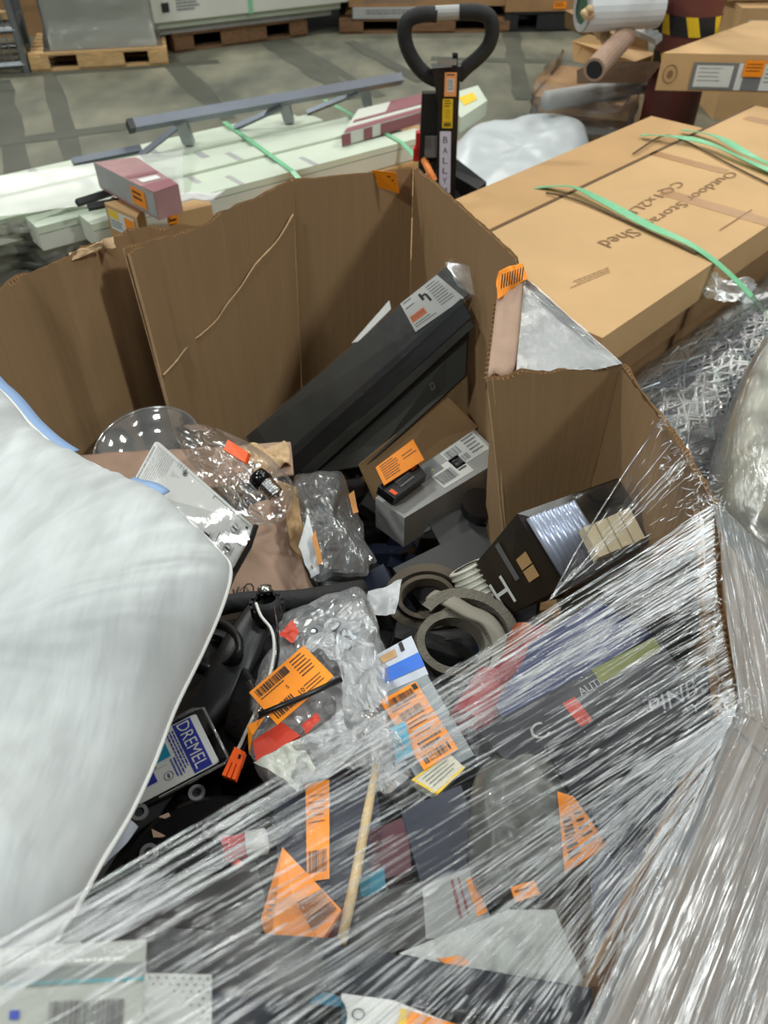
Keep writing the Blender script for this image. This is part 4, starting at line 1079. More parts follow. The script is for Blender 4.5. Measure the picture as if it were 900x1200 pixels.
# ---- grey-white printed box with orange label
bq = V3((440, 583, .50), (556, 503, .50), (590, 537, .50), (474, 607, .50))
t = flatbox('printed_box', 'grey-white printed box with barcodes, deep in the bin', 'box', bq, .09, GREYL)
bq2 = bq
label(t, inset(bq, .42, .30, .72, .88), WHITE, [INK], lambda P: (P.bars(.05, .3, .62, .85, 0, 18), P.lines(.68, .2, .95, .8, 3)), name='barcode_label')
label(t, inset(bq, .62, .02, .97, .62), PAPER, [GINK], lambda P: (P.bars(.05, .1, .45, .5, 0, 14), P.bars(.05, .6, .5, .9, 0, 14), P.lines(.6, .05, .95, .9, 5)), name='printed_label')
prints(t, inset(bq, .32, .0, .55, .42), [M('grey_clear', (138, 140, 142), .3), M('lime_dot', (180, 220, 60), .5)], lambda P: (P.rect(0, 0, 1, 1, 0), P.rect(.62, .62, .7, .72, 1, .0012)), name='pale_window')
t = flatbox('black_box', 'small black box with orange label lying on the printed box', 'box', V3((443, 570, .545), (485, 538, .545), (500, 556, .535), (462, 584, .535)), .025, BLACK)
prints(t, V3((446, 571, .545), (484, 541, .545), (497, 556, .536), (463, 582, .536)), [GREYC, ORANGEP], lambda P: (P.vbars(.3, .1, .75, .9, 0, 6), P.rect(.02, .5, .12, .95, 1), P.rect(.82, .0, .98, .4, 1)), name='box_print', eps=.0015)
oq = V3((440, 548, .56), (484, 515, .56), (497, 539, .552), (450, 569, .552))
label(t, oq, ORANGE, [INK], lambda P: (P.lines(.08, .1, .5, .9, 7, 0, .4), P.lines(.6, .3, .95, .6, 2, 0, .3)), name='orange_label', lab='orange sticker', th=.001)
# sheets below
flatbox('grey_sheet', 'grey rigid sheet in shadow below the printed box', 'sheet', V3((502, 612, .44), (600, 572, .44), (648, 640, .42), (535, 672, .42)), .004, M('dark_grey_sheet', (78, 78, 78), .55, var=.1))
single('white_tab', 'bent pale plastic offcut under the printed box corner', 'plastic', (lambda m: (m.slab(V3((480, 612, .42), (505, 604, .44), (510, 618, .43), (488, 628, .41)), .01), m)[1])(MB()), GREYC)
mb = MB(); c = PZ(560, 598, .46); mb.lathe([(.001, .0), (.04, .0), (.042, .03), (.001, .03)], c, (.1, -.2, 1), 24); single('round_puck', 'round black cap lying on the grey sheet', 'cap', mb, BLACKG, smooth=False)

# ---- box with letter H and silver coil in a clear window
F1 = V3((606, 602, .80), (655, 690, .70), (594, 722, .62), (556, 662, .68))
F2 = V3((606, 602, .80), (724, 560, .80), (776, 640, .72), (655, 690, .70))
t = thing('lamp_box', 'black and brown blister box lettered H with a silver coil window', 'box', tuple(F1[2]))
mb = MB(); n1q = normal_to_cam(F1); n2q = normal_to_cam(F2); dn = -(n1q+n2q).normalized()*.05
mb.hexa([F2[0], F2[1], F2[2], F2[3]], [F1[3], F1[3] + (F2[1]-F2[0]), F1[2] + (F2[2]-F2[3]), F1[2]])
BRN = M('brown_gloss_card', (52, 44, 34), .3, var=.3, vscale=9)
obj('box_body', mb, BRN, t, bevel=.002)
prints(t, [F1[3], F1[0], F1[1], F1[2]], [WHITE, M('tan_print', (196, 156, 108), .4), GREYC], lambda P: (P.text('H', .05, .42, .32, .86, 0), P.rect(.48, .06, .56, .62, 2), P.rect(.66, .40, .86, .56, 1), P.rect(.66, .58, .86, .74, 1)), eps=.006)
SIL = M('silver_coil', (200, 210, 232), .3, .45)
mb = MB()
for k in range(8):
    pp = Print(F2, .012); u = .06 + k*.055; mb.tube([pp.p(u, .08), pp.p(u+.02, .92)], .008, 10)
obj('silver_coil', mb, SIL, t, smooth=True)
mb = MB(); pp = Print(F2, .03); mb.grid([[pp.p(u/16, v/10, .03 + .004*noise.noise(Vector((u*.7, v*.7, 0)))) for u in range(17)] for v in range(11)]); obj('blister_window', mb, CLEAR, t, smooth=True)
mb = MB(); pp = Print(F2, .006); mb.slab([pp.p(.62, .05, .02), pp.p(.78, .0, .02), pp.p(.80, .5, .02), pp.p(.70, .6, .02)], .01); mb.tube([pp.p(.6, .2, .03), pp.p(.82, .25, .03)], .008, 6); obj('black_bracket', mb, BLACK, t)
t = thing('slotted_block', 'cream slotted block beneath the stretched film beside the lamp box', 'block', tuple(PZ(705, 640, .72)))
for k in range(4):
    a_ = 684 + k*14; mb = MB(); mb.slab(V3((a_, 618-k*6, .80), (a_+12, 613-k*6, .80), (a_+30, 648-k*6, .78), (a_+18, 653-k*6, .78)), .02); obj('slat', mb, M('cream_block', (206, 190, 156), .5), t, bevel=.002)

# ---- white corrugated hose, webbing rolls
t = thing('corrugated_hose', 'white corrugated hose end in front of the lamp box', 'hose', tuple(PZ(565, 725, .58)))
a_ = PZ(546, 664, .66); b_ = PZ(583, 735, .58); mb = MB(); K = 60; d = (b_-a_)
prof = []
for k in range(K+1): prof.append((.031 + .0035*math.sin(k*2*PI/5), d.length*k/K))
prof = [(.024, .0)] + prof
mb.lathe(prof, a_, d, 32); obj('hose_wall', mb, M('hose_white', (206, 204, 190), .5), t, smooth=True)
mb = MB(); mb.lathe([(.001, .012), (.024, .012)], a_, d, 24); obj('hose_bore', mb, BLACKM, t)
def band_ring(name, lab, c, rx, ry, w, th, ax, m=BEIGE, n=48, a0=0, a1=2*PI, cat='webbing'):
    ax = Vector(ax).normalized(); a = Vector((1, 0, 0)); a = (a - ax*a.dot(ax)).normalized(); b_ = ax.cross(a)
    L1 = []
    for k in range(n+1):
        t_ = a0 + (a1-a0)*k/n; e = a*math.cos(t_) + b_*math.sin(t_); p = c + a*(math.cos(t_)*rx) + b_*(math.sin(t_)*ry)
        L1.append([p + ax*w*.5, p - ax*w*.5, p - ax*w*.5 + e*th, p + ax*w*.5 + e*th, p + ax*w*.5])
    mb = MB(); mb.grid(L1, uvscale=.3); return single(name, lab, cat, mb, m, smooth=False)
band_ring('webbing_roll', 'grey webbing loop with open dark centre, left of the lettered box', PZ(530, 757, .63), .050, .042, .04, .013, (.15, -.35, 1))
band_ring('webbing_roll', 'thick grey webbing strap arching over the loop', PZ(545, 745, .64), .072, .060, .034, .018, (.25, -.3, 1), a0=-.6, a1=2.6)
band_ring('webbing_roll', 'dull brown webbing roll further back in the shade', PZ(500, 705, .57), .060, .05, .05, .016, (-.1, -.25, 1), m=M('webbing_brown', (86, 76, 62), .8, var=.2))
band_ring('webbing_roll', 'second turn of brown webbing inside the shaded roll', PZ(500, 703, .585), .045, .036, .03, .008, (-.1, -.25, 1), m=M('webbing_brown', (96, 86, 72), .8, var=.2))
single('plastic_tongue', 'bent grey plastic tongue lying over the webbing loop', 'strap', (lambda m: (m.tube(spline(V3((505, 697, .66), (525, 703, .675), (548, 716, .67), (572, 728, .66), (586, 755, .64), (582, 790, .62)), 30), .015, 8, flat=.25, up=(0, 0, 1)), m)[1])(MB()), M('plastic_taupe', (138, 132, 118), .5), smooth=True)
mb = sheet(V3((425, 690, .64), (470, 680, .63), (462, 722, .62), (436, 720, .64)), 16, 16, .02, 14, seed=21)
single('white_wrapper', 'crumpled white wrapper beside the shaded webbing roll', 'wrapper', mb, M('white_plastic', (196, 198, 200), .35), smooth=True)

# ---- clear dish, pink-brown flap, instruction card
c = PZ(180, 538, .52)
mb = MB(); mb.lathe([(.001, 0), (.07, .0), (.09, .02), (.112, .045), (.122, .047), (.122, .052), (.110, .050), (.088, .026), (.07, .006), (.001, .006)], c, (-.1, -.15, 1), 64)
GLASSY = film_mat('clear_dish', clear=.93, rough=.08, milk=.14, bump=.15, bscale=20, coords='Object', gain=1.6)
t = thing('clear_dish', 'round clear plastic lid against the left back wall', 'dish', tuple(c)); obj('dish_bowl', mb, GLASSY, t, smooth=True)
mb = MB(); n_ = Vector((-.1, -.15, 1)).normalized(); mb.lathe([(.121, .048), (.124, .050), (.121, .054), (.118, .05), (.121, .048)], c, n_, 64); obj('rim', mb, film_mat('dish_rim', clear=.6, rough=.15, milk=.4, bump=.1, gain=1.5), t, smooth=True)
t = thing('pink_flap', 'pinkish-brown carton flap with torn end, lying across the left of the bin', 'cardboard', tuple(PZ(220, 545, .58)))
mb = sheet(V3((92, 534, .60), (340, 519, .60), (344, 556, .585), (150, 590, .57)), 60, 16, .006, 12, seed=31); obj('flap_sheet', mb, CARDP, t, smooth=True, solid=.005)
mb = sheet(V3((285, 524, .61), (335, 521, .61), (343, 545, .60), (300, 556, .60)), 20, 14, .02, 30, seed=33); obj('torn_end', mb, CARDE, t, smooth=True, solid=.003)
mb = MB(); mb.slab(V3((100, 545, .57), (170, 560, .57), (160, 620, .5), (90, 600, .5)), .006); obj('lower_flap', mb, CARDP, t)
# blister card with instructions
cq = V3((183, 515, .70), (298, 617, .70), (272, 668, .66), (150, 575, .68))
t = thing('instruction_card', 'white instruction card in clear packaging behind the pillow corner', 'card', tuple(sum(cq, Vector())/4))
def cardprint(P):
    # print runs along the card's short side
    P.lines(.03, .12, .97, .13, 1, 0)
    for i in range(8): P.lines(.04 + .0*i, .10 + i*.055, .34, .13 + i*.055, 1, 0, .35)
def cp(P):
    P.vbars(.015, .12, .03, .9, 1, 40)
    for i in range(10): P.vbars(.05 + i*.018, .08, .056 + i*.018, .95, 1, 50)
    P.rect(.25, .22, .42, .78, 2, .0004)
    for i in range(9): P.vbars(.26 + i*.018, .25, .268 + i*.018, .75, 1, 60)
    P.vbars(.45, .3, .47, .9, 0, 22)
    for i in range(6): P.vbars(.50 + i*.02, .25, .508 + i*.02, .9, 1, 44)
    for i in range(4): P.vbars(.27+i*.025, .02, .28 + i*.025, .12, 1, 14)
    P.rect(.64, .06, .98, .07, 0); P.rect(.64, .06, .645, .95, 0); P.rect(.64, .5, .98, .51, 0); P.rect(.80, .06, .805, .95, 0)
    for (u, v) in ((.70, .25), (.72, .75), (.88, .3), (.90, .72)):
        ringprint(P, u, v, .03, .10, .2, 1); P.rect(u-.02, v-.02, u+.03, v+.02, 0); P.vbars(u+.035, v-.1, u+.045, v+.1, 1, 20)
    P.rect(.76, .10, .785, .16, 0); P.rect(.95, .10, .97, .16, 0)
    ringprint(P, .355, .12, .022, .055, .22, 0); P.rect(.345, .09, .365, .15, 0)
mb = MB(); n_ = normal_to_cam(cq)
def rcorner(q, r0=.08, K=5):
    """rounded outline of a quad"""
    P = Print(q, 0); out = []
    for (cu, cv, s) in ((r0, r0*1.6, PI), (1-r0, r0*1.6, 1.5*PI), (1-r0, 1-r0*1.6, 0), (r0, 1-r0*1.6, .5*PI)):
        for k in range(K+1):
            t_ = s + k*PI/2/K; out.append(P.p(cu + r0*math.cos(t_), cv + r0*1.6*math.sin(t_), 0))
    return out
def plate(out, th, n):
    mb = MB(); k = len(out); mb.add([p for p in out] + [p - n*th for p in out], [tuple(range(k)), tuple(range(k, 2*k))[::-1]] + [(i, (i+1) % k, k+(i+1) % k, k+i) for i in range(k)]); return mb
obj('card_sheet', plate(rcorner(cq, .05), .0012, n_), WHITE, t)
prints(t, cq, [INK, M('print_grey', (140, 142, 146), .6), M('print_pale', (196, 198, 202), .6)], cp, eps=.0012)
e = n_*.001
mb = sheet([p + n_*.012 for p in V3((190, 512, .70), (306, 612, .70), (276, 676, .66), (196, 640, .67))], 26, 26, .004, 9, seed=41); obj('clear_cover', mb, film_mat('card_cover', clear=.985, rough=.08, milk=.02, bump=.2, bscale=5, gain=.4), t, smooth=True)
mb = MB(); mb.tube(V3((300, 616, .70), (292, 640, .69), (274, 672, .67), (262, 700, .66)), .005, 6); obj('black_edge', mb, BLACKG, t)
# orange cap tag + bulb in clear bag
t = thing('bulb_pack', 'clear bag with screw-base light bulb and orange tag', 'light bulb', tuple(PZ(310, 580, .62)))
mb = MB(); mb.slab(V3((267, 515, .72), (291, 530, .72), (287, 542, .71), (262, 527, .71)), .012); obj('orange_tag', mb, ORANGEP, t, bevel=.002)
a_ = PZ(300, 556, .725); b_ = PZ(327, 584, .70); d = b_-a_
mb = MB(); mb.lathe([(.001, 0), (.017, 0), (.019, .01), (.019, .025), (.001, .026)], a_, d, 24); obj('bulb_collar', mb, BLACKG, t, smooth=True)
mb = MB(); mb.lathe([(.016 + .0016*math.sin(k*1.4), .025 + k*.0011) for k in range(28)] + [(.008, .058), (.001, .062)], a_, d, 24); obj('screw_base', mb, CHROME, t, smooth=True)
mb = MB(); mb.tube(spline(V3((250, 518, .70), (275, 528, .70), (285, 545, .69), (300, 562, .68)), 16), .0022, 6); obj('white_cord', mb, WHITE, t, smooth=True)
bo = V3((205, 505, .64), (240, 500, .66), (290, 520, .66), (330, 550, .66), (345, 575, .64), (330, 612, .62), (290, 612, .64), (262, 580, .68), (225, 545, .68))
mb = dome(bo, .045, .02, nz=.012, ns=16, seed=7, crease=.016, rings=14, seg=64); obj('clear_bag', mb, CLEAR, t, smooth=False)
# pinkish carton lettered KO
t = flatbox('pink_carton', 'pinkish carton lettered KO under the instruction card', 'carton', V3((292, 592, .60), (345, 575, .58), (375, 690, .56), (262, 712, .58)), .05, CARDP)
prints(t, V3((272, 692, .590), (296, 682, .588), (300, 696, .586), (276, 706, .588)), [INK], lambda P: P.text('KO', .0, .0, 1, 1), eps=.003)
single('torn_cardboard', 'brown torn cardboard strip beside the dark bag', 'cardboard', sheet(V3((322, 560, .61), (346, 570, .62), (366, 672, .62), (340, 640, .60)), 12, 24, .014, 16, seed=51), CARD, smooth=True, solid=.004)

# ---- dark clear bag with black fitting
t = thing('dark_parts_bag', 'crumpled clear bag holding a black fitting, centre of the bin', 'bag', tuple(PZ(388, 620, .5)))
bo = V3((345, 560, .56), (372, 552, .57), (400, 556, .56), (412, 580, .54), (425, 620, .54), (436, 650, .55), (430, 672, .56), (400, 682, .58), (370, 680, .60), (352, 640, .60), (345, 600, .58))
mb = dome([Vector(p) - Vector((0, 0, .03)) for p in bo], .03, .03, nz=.02, ns=8, seed=8, rings=10, seg=48); obj('black_fitting', mb, BLACK, t, smooth=True)
mb = dome(bo, .03, .04, nz=.015, ns=15, seed=9, crease=.018, rings=13, seg=60, edge=.02); obj('clear_bag', mb, CLEARB, t, smooth=False)
mb = sheet(V3((350, 640, .64), (362, 600, .64), (374, 672, .63), (364, 678, .62)), 12, 16, .006, 18, seed=52); obj('white_fold', mb, M('white_plastic', (196, 198, 200), .35), t, smooth=True)
mb = sheet(V3((366, 630, .65), (370, 620, .65), (378, 660, .64), (372, 662, .64)), 6, 10, .003, 18, seed=53); obj('orange_strip', mb, M('ochre_print', (196, 130, 60), .5), t, smooth=True)
mb = sheet(V3((408, 580, .62), (414, 576, .62), (420, 600, .61), (414, 602, .61)), 6, 10, .003, 18, seed=54); obj('orange_strip', mb, M('ochre_print', (196, 130, 60), .5), t, smooth=True)

# ---- black plastic car parts
t = thing('black_bracket', 'black moulded bracket with round loop and long arms, beside the pillow edge', 'bracket', tuple(PZ(260, 780, .66)))
mb = MB(); pts = [PZ(250 + 31*math.cos(a), 758 + 27*math.sin(a), .74 + .02*math.cos(a*2)) for a in [2*PI*k/40 for k in range(40)]]; mb.tube(pts, .006, 8, closed=True, flat=1.8, up=(0, 0, 1)); obj('loop', mb, BLACK, t, smooth=True)
mb = MB(); pts = [PZ(247 + 26*math.cos(a), 768 + 22*math.sin(a), .70) for a in [2*PI*k/40 for k in range(40)]]; mb.tube(pts, .004, 8, closed=True, up=(0, 0, 1)); obj('loop', mb, BLACKG, t, smooth=True)
mb = MB(); mb.tube(spline(V3((240, 715, .70), (285, 705, .71), (350, 702, .70), (425, 690, .66)), 20), [.016]*21, 12); obj('arm', mb, BLACKM, t, smooth=True)
mb = MB(); mb.tube(spline(V3((308, 712, .73), (290, 745, .73), (262, 800, .72), (228, 850, .70), (205, 905, .68)), 24), [.022 + .012*math.sin(k/24*PI) for k in range(25)], 14, flat=.5, up=(0, 0, 1)); obj('arm', mb, BLACK, t, smooth=True)
bo = V3((285, 775, .72), (302, 800, .73), (300, 850, .73), (285, 880, .72), (262, 860, .70), (268, 820, .71)); mb = dome(bo, .02, .02, nz=.0, rings=8, seg=40, power=6, sharp=True); obj('wedge', mb, BLACK, t, smooth=False)
mb = MB(); mb.lathe([(.001, .0), (.008, 0), (.008, .004), (.001, .004)], PZ(274, 845, .76), (0, -.3, 1), 16); obj('bolt_hole', mb, BLACKG, t)
bo = V3((190, 760, .66), (215, 730, .68), (300, 740, .68), (330, 770, .68), (320, 850, .68), (300, 900, .66), (240, 905, .66), (190, 880, .66)); mb = dome(bo, .012, .03, nz=.01, ns=9, rings=8, seg=48, power=5, seed=3); obj('shell', mb, BLACKM, t, smooth=True)
t = thing('black_socket', 'black round socket with metal rim trailing black and white wires', 'socket', tuple(PZ(312, 705, .72)))
ax = Vector((-.1, .35, 1)).normalized()
mb = MB(); mb.lathe([(.001, -.03), (.021, -.03), (.023, -.005), (.021, 0), (.015, .004)], PZ(312, 705, .77), ax, 28); obj('socket_body', mb, BLACKM, t, smooth=True)
mb = MB()
for k in range(14):
    a = 2*PI*k/14; mb.box(tuple(PZ(312, 705, .77) + Vector((math.cos(a)*.023, math.sin(a)*.023, -.012))), (.005, .005, .022), a)
obj('grip_ribs', mb, BLACKM, t)
mb = MB(); mb.lathe([(.001, .003), (.010, .003), (.011, .010), (.001, .012)], PZ(311, 695, .77), ax, 20); obj('metal_contact', mb, CHROME, t, smooth=True)
wpts = V3((300, 707, .80), (306, 722, .81), (318, 738, .81), (321, 760, .81), (316, 790, .81), (306, 820, .80), (292, 850, .80), (278, 880, .79))
mb = MB(); mb.tube(spline(wpts, 60), .0022, 8); obj('white_wire', mb, WHITE, t, smooth=True)
wpts = V3((322, 712, .79), (325, 740, .80), (326, 765, .80), (320, 795, .80), (311, 825, .79), (298, 855, .79), (283, 880, .785))
mb = MB(); mb.tube(spline(wpts, 60), .0022, 8); obj('black_wire', mb, BLACKG, t, smooth=True)
cq = V3((275, 875, .797), (287, 881, .797), (276, 914, .792), (260, 908, .792))
mb = MB(); P = Print(cq, 0)
n_ = normal_to_cam(cq)
mb.slab([P.p(0, 0), P.p(1, 0), P.p(1, .5), P.p(0, .5)], .01); obj('connector', mb, ORANGEP, t, bevel=.001)
for k in range(3):
    mb = MB(); mb.slab([P.p(.36*k, .5), P.p(.36*k+.26, .5), P.p(.36*k+.26, 1), P.p(.36*k, 1)], .009); obj('connector_prong', mb, ORANGEP, t, bevel=.001)
mb = MB(); mb.slab([P.p(.62, .16, .001), P.p(.82, .16, .001), P.p(.82, .30, .001), P.p(.62, .30, .001)], .002); obj('connector_slot', mb, BLACKG, t)

# ---- Dremel blister pack: reading direction runs down the picture
rd = lambda a, b_, z: PZ(a, b_, z)
dq = V3((226, 834, .775), (258, 897, .770), (196, 930, .745), (150, 935, .73))
dq = V3((229, 836, .775), (257, 893, .770), (138, 956, .73), (112, 896, .735))
t = thing('blister_pack', 'blister pack with a blue band of white capitals, beside the pillow edge', 'blister pack', tuple(sum(dq, Vector())/4))
n_ = normal_to_cam(dq); obj('card_sheet', plate(rcorner(dq, .03), .0012, n_), WHITE, t)
DB = M('deep_blue_ink', (52, 62, 160), .35)
def dp(P):
    P.rect(.02, .06, .98, .235, 0); P.text('DREMEL', .05, .085, .93, .205, 2, .0010)
    P.lines(.10, .25, .92, .335, 3, 0, .45); P.lines(.55, .335, .95, .40, 2, 0, .45)
    P.rect(.02, .36, .50, 1, 1); P.text('1/8 in', .08, .42, .30, .48, 2, .0010); P.lines(.1, .50, .4, .60, 2, 2, .3)
    P.rect(.04, .335, .20, .355, 0)
    ringprint(P, .80, .45, .08, .045, .12, 3); P.rect(.76, .44, .84, .46, 3)
    P.rect(.5, .52, .58, 1.0, 3); P.rect(.52, .52, .56, 1.0, 4, .001)
    P.rect(.60, .56, .80, .74, 0); P.rect(.62, .80, .92, .802, 3); P.rect(.60, .42, .605, .56, 3)
    P.text('64', .66, .80, .80, .88, 0); P.text('2', .84, .82, .88, .88, 0)
prints(t, dq, [DB, TINK, WHITE, GINK, CHROME], dp)
mb = MB(); P = Print(dq, .01)
mb.tube([P.p(.5, .5, .012), P.p(.54, 1.0, .012)], .003, 8); obj('steel_bit', mb, CHROME, t, smooth=True)
BL = film_mat('blister', clear=.985, rough=.05, milk=.0, bump=.3, bscale=4, gain=.35)
mb = MB(); P = Print(dq, 0)
rim = [(-.06, -.06), (1.08, -.10), (1.10, 1.0), (-.06, 1.0)]
def ring_row(s, h): return [P.p(.52 + (u-.52)*s, .5 + (v-.5)*s, h) for (u, v) in [((1-f)*rim[i][0] + f*rim[(i+1) % 4][0], (1-f)*rim[i][1] + f*rim[(i+1) % 4][1]) for i in range(4) for f in (0, .25, .5, .75)]]
mb.grid([ring_row(1.0, -.004), ring_row(1.0, .002), ring_row(.97, .003), ring_row(.94, .014), ring_row(.5, .017), ring_row(.01, .017)], closed=True)
obj('clear_blister', mb, BL, t, smooth=False)
mb = MB(); mb.tube([P.p(-.06, .4, .002), P.p(-.06, -.02, .002), P.p(0, -.09, .002), P.p(1.03, -.09, .002), P.p(1.08, -.04, .002), P.p(1.08, .6, .002)], .002, 6); obj('blister_rim', mb, film_mat('blister_edge', clear=.55, rough=.08, milk=.2, bump=.1, gain=1.5), t, smooth=True)

# ---- bag of mixed parts with orange labels
bpt = t = thing('parts_bag', 'big crumpled clear bag of hardware with orange label, centre', 'bag', tuple(PZ(400, 800, .66)))
bo = V3((330, 722, .70), (380, 700, .71), (420, 690, .70), (440, 720, .70), (450, 760, .70), (470, 800, .72), (480, 850, .74), (490, 890, .76), (470, 925, .76), (430, 905, .76), (400, 880, .76), (370, 900, .77), (345, 930, .78), (300, 895, .77), (292, 850, .76), (300, 800, .74), (318, 760, .72))
mb = dome([Vector(p) - Vector((0, 0, .03)) for p in bo], .012, .03, nz=.02, ns=9, seed=14, rings=12, seg=80, power=4); obj('grey_contents', mb, M('grey_contents', (150, 150, 150), .5, var=.85, vscale=26), t, smooth=True)
mb = dome(bo, .03, .02, nz=.015, ns=20, seed=15, crease=.014, rings=22, seg=110, power=4, edge=.01); obj('clear_bag', mb, film_mat('hardware_bag', clear=.95, rough=.12, milk=.22, bump=.3, bscale=12, gain=1.0), t, smooth=False)
mb = sheet(V3((375, 712, .76), (430, 735, .77), (425, 800, .78), (372, 775, .77)), 30, 30, .025, 22, seed=61); obj('bag_fold', mb, CLEARB, t, smooth=True)
mb = sheet(V3((395, 820, .80), (440, 835, .80), (465, 900, .80), (400, 905, .80)), 30, 30, .025, 22, seed=62); obj('bag_fold', mb, CLEARB, t, smooth=True)
for i, (a, b_, s) in enumerate(((390, 735, .012), (405, 752, .016), (420, 732, .010), (400, 790, .014), (368, 742, .012), (430, 790, .012), (442, 850, .012), (415, 870, .014), (388, 830, .011))):
    mb = MB(); c = PZ(a, b_, .76); mb.lathe([(s*.5, 0), (s, 0), (s, .006), (s*.5, .006), (s*.5, 0)], c, (R.uniform(-.6, .6), R.uniform(-.6, .6), 1), 18); obj('washer', mb, METAL, t, smooth=False)
mb = MB(); mb.slab(V3((296, 868, .80), (330, 846, .80), (352, 862, .80), (300, 892, .80)), .008); o = obj('red_insert', mb, M('coral_card', (214, 72, 52), .4), t)
label(t, V3((311, 840, .812), (296, 862, .812), (292, 884, .806), (290, 850, .812))[:], ORANGE, [INK], lambda P: P.text('05', .1, .2, .4, .4), name='orange_label', lab='small piece of orange label', th=.001)
lq = V3((292, 812, .815), (356, 757, .812), (391, 793, .815), (325, 850, .82))
label(t, lq, ORANGE, [INK], lambda P: orange_print(P, 3, '10'), name='orange_label', lab='large orange barcode label numbered 10', th=.001)
mb = sheet(V3((326, 742, .76), (344, 724, .75), (352, 738, .76), (344, 750, .77)), 12, 12, .01, 20, seed=66); obj('red_tape', mb, M('coral_card', (214, 72, 52), .4), t, smooth=True)
mb = sheet(V3((352, 852, .80), (368, 838, .80), (374, 846, .80), (358, 862, .80)), 12, 12, .01, 20, seed=67); obj('red_tape', mb, M('coral_card', (214, 72, 52), .4), t, smooth=True)
mb = sheet(V3((300, 892, .805), (352, 866, .805), (370, 900, .80), (345, 928, .79)), 30, 22, .018, 20, seed=68); obj('white_fold', mb, M('milk_plastic', (206, 208, 196), .3), t, smooth=True)
for (q_, sd_) in ((V3((395, 745, .79), (440, 758, .79), (452, 830, .80), (404, 822, .80)), 101), (V3((352, 760, .77), (410, 700, .77), (440, 740, .77), (396, 775, .78)), 102), (V3((345, 870, .81), (400, 830, .81), (420, 880, .81), (352, 926, .80)), 103), (V3((420, 820, .80), (446, 826, .80), (486, 905, .80), (440, 930, .80)), 104)):
    mb = sheet(q_, 16, 16, .022, 26, seed=sd_); o = obj('bag_fold', mb, film_mat('bag_fold_film', clear=.9, rough=.15, milk=.38, bump=.3, gain=1.2), bpt, smooth=False)
mb = MB(); mb.tube(V3((303, 838, .828), (352, 818, .832), (400, 796, .828)), .0038, 10); single('black_rod', 'thin black rod lying across the orange label numbered 10', 'rod', mb, BLACK, smooth=True)
# blue and white pack + orange label 3
t = flatbox('blue_pack', 'small white and bright blue pack above the tilted orange label', 'pack', V3((440, 768, .74), (482, 745, .74), (502, 790, .75), (450, 812, .75)), .02, M('lilac_card', (196, 202, 214), .35))
prints(t, V3((440, 768, .74), (482, 745, .74), (502, 790, .75), (450, 812, .75)), [M('bright_blue', (40, 110, 214), .35), M('tan_print', (196, 156, 108), .4), INK], lambda P: (P.rect(.0, .45, 1, .80), P.rect(.1, .1, .5, .3, 1), P.rect(.62, .02, .72, .25, 2)), eps=.001)
t = thing('tilted_pack', 'grey pack bearing a tilted orange barcode label under the film edge', 'pack', tuple(PZ(490, 850, .74)))
mb = MB(); mb.slab(V3((436, 822, .775), (500, 790, .775), (556, 885, .79), (492, 918, .79)), .03); obj('pack_body', mb, M('silver_card', (132, 140, 144), .35, var=.3, vscale=18), t, bevel=.004)
lq = V3((487, 799, .782), (537, 878, .797), (497, 903, .797), (445, 822, .782))
lq2 = [lq[3], lq[0], lq[1], lq[2]]
def p3(P): P.bars(.10, .05, .85, .19, 0, 26, random.Random(5)); P.lines(.1, .21, .7, .24, 1); P.bars(.2, .27, .85, .40, 0, 20, random.Random(6)); P.lines(.25, .44, .8, .66, 4, 0, .3); P.lines(.2, .7, .9, .82, 2, 0, .5); P.bars(.12, .86, .9, .96, 0, 14, random.Random(7)); P.rect(.85, .02, .97, .1)
label(t, lq2, ORANGE, [INK], p3, name='orange_label', lab='tilted orange barcode label', th=.001)
mb = sheet(V3((455, 855, .80), (475, 845, .80), (486, 885, .80), (466, 895, .80)), 10, 10, .006, 18, seed=70); obj('teal_patch', mb, M('teal_film', (60, 160, 190), .3), t, smooth=True)
t = flatbox('yellow_pack', 'white pack with a yellow edge below the tilted orange label', 'pack', V3((482, 914, .795), (526, 882, .795), (545, 900, .79), (512, 932, .79)), .015, M('cream_card', (214, 208, 186), .45))
prints(t, V3((482, 914, .795), (526, 882, .795), (545, 900, .79), (512, 932, .79)), [YELL, GINK], lambda P: (P.rect(0, 0, .06, 1), P.rect(0, .88, 1, 1), P.rect(0, 0, 1, .07), P.lines(.15, .2, .9, .8, 4, 1, .3)), eps=.001)

# ---- goods under the film
t = thing('black_disc', 'round black plate with ringed holes beside the pillow edge', 'plate', tuple(PZ(235, 1010, .70)))
c = PZ(240, 1032, .735); ro = (PZ(345, 1032, .735) - c).length
ax = Vector((0, -.05, 1)).normalized()
mb = MB(); mb.lathe([(.001, 0), (.018, 0), (ro*.55, .0), (ro*.93, .0), (ro, -.006), (ro, -.02), (.001, -.02)], c, ax, 72); obj('disc', mb, BLACKG, t, smooth=False)
for a, b_ in ((231, 930), (164, 953), (248, 973), (175, 1000)):
    mb = MB(); mb.lathe([(.006, 0), (.0105, 0), (.0105, .004), (.006, .004), (.006, 0)], PZ(a, b_, .742), ax, 20); obj('eyelet', mb, GREYC, t, smooth=False)
    mb = MB(); mb.lathe([(.0005, .0012), (.006, .0012)], PZ(a, b_, .742), ax, 20); obj('eyelet_hole', mb, BLACKM, t)
for q_ in (V3((178, 972, .739), (194, 980, .739), (190, 982, .739), (180, 982, .739)), V3((186, 958, .739), (198, 953, .739), (200, 957, .739), (193, 960, .739))):
    mb = MB(); mb.slab([p + Vector((0, 0, .002)) for p in q_], .002); obj('cut_out', mb, CARDP, t)
t = thing('small_vial', 'small red-capped white vial under the film', 'vial', tuple(PZ(285, 995, .78)))
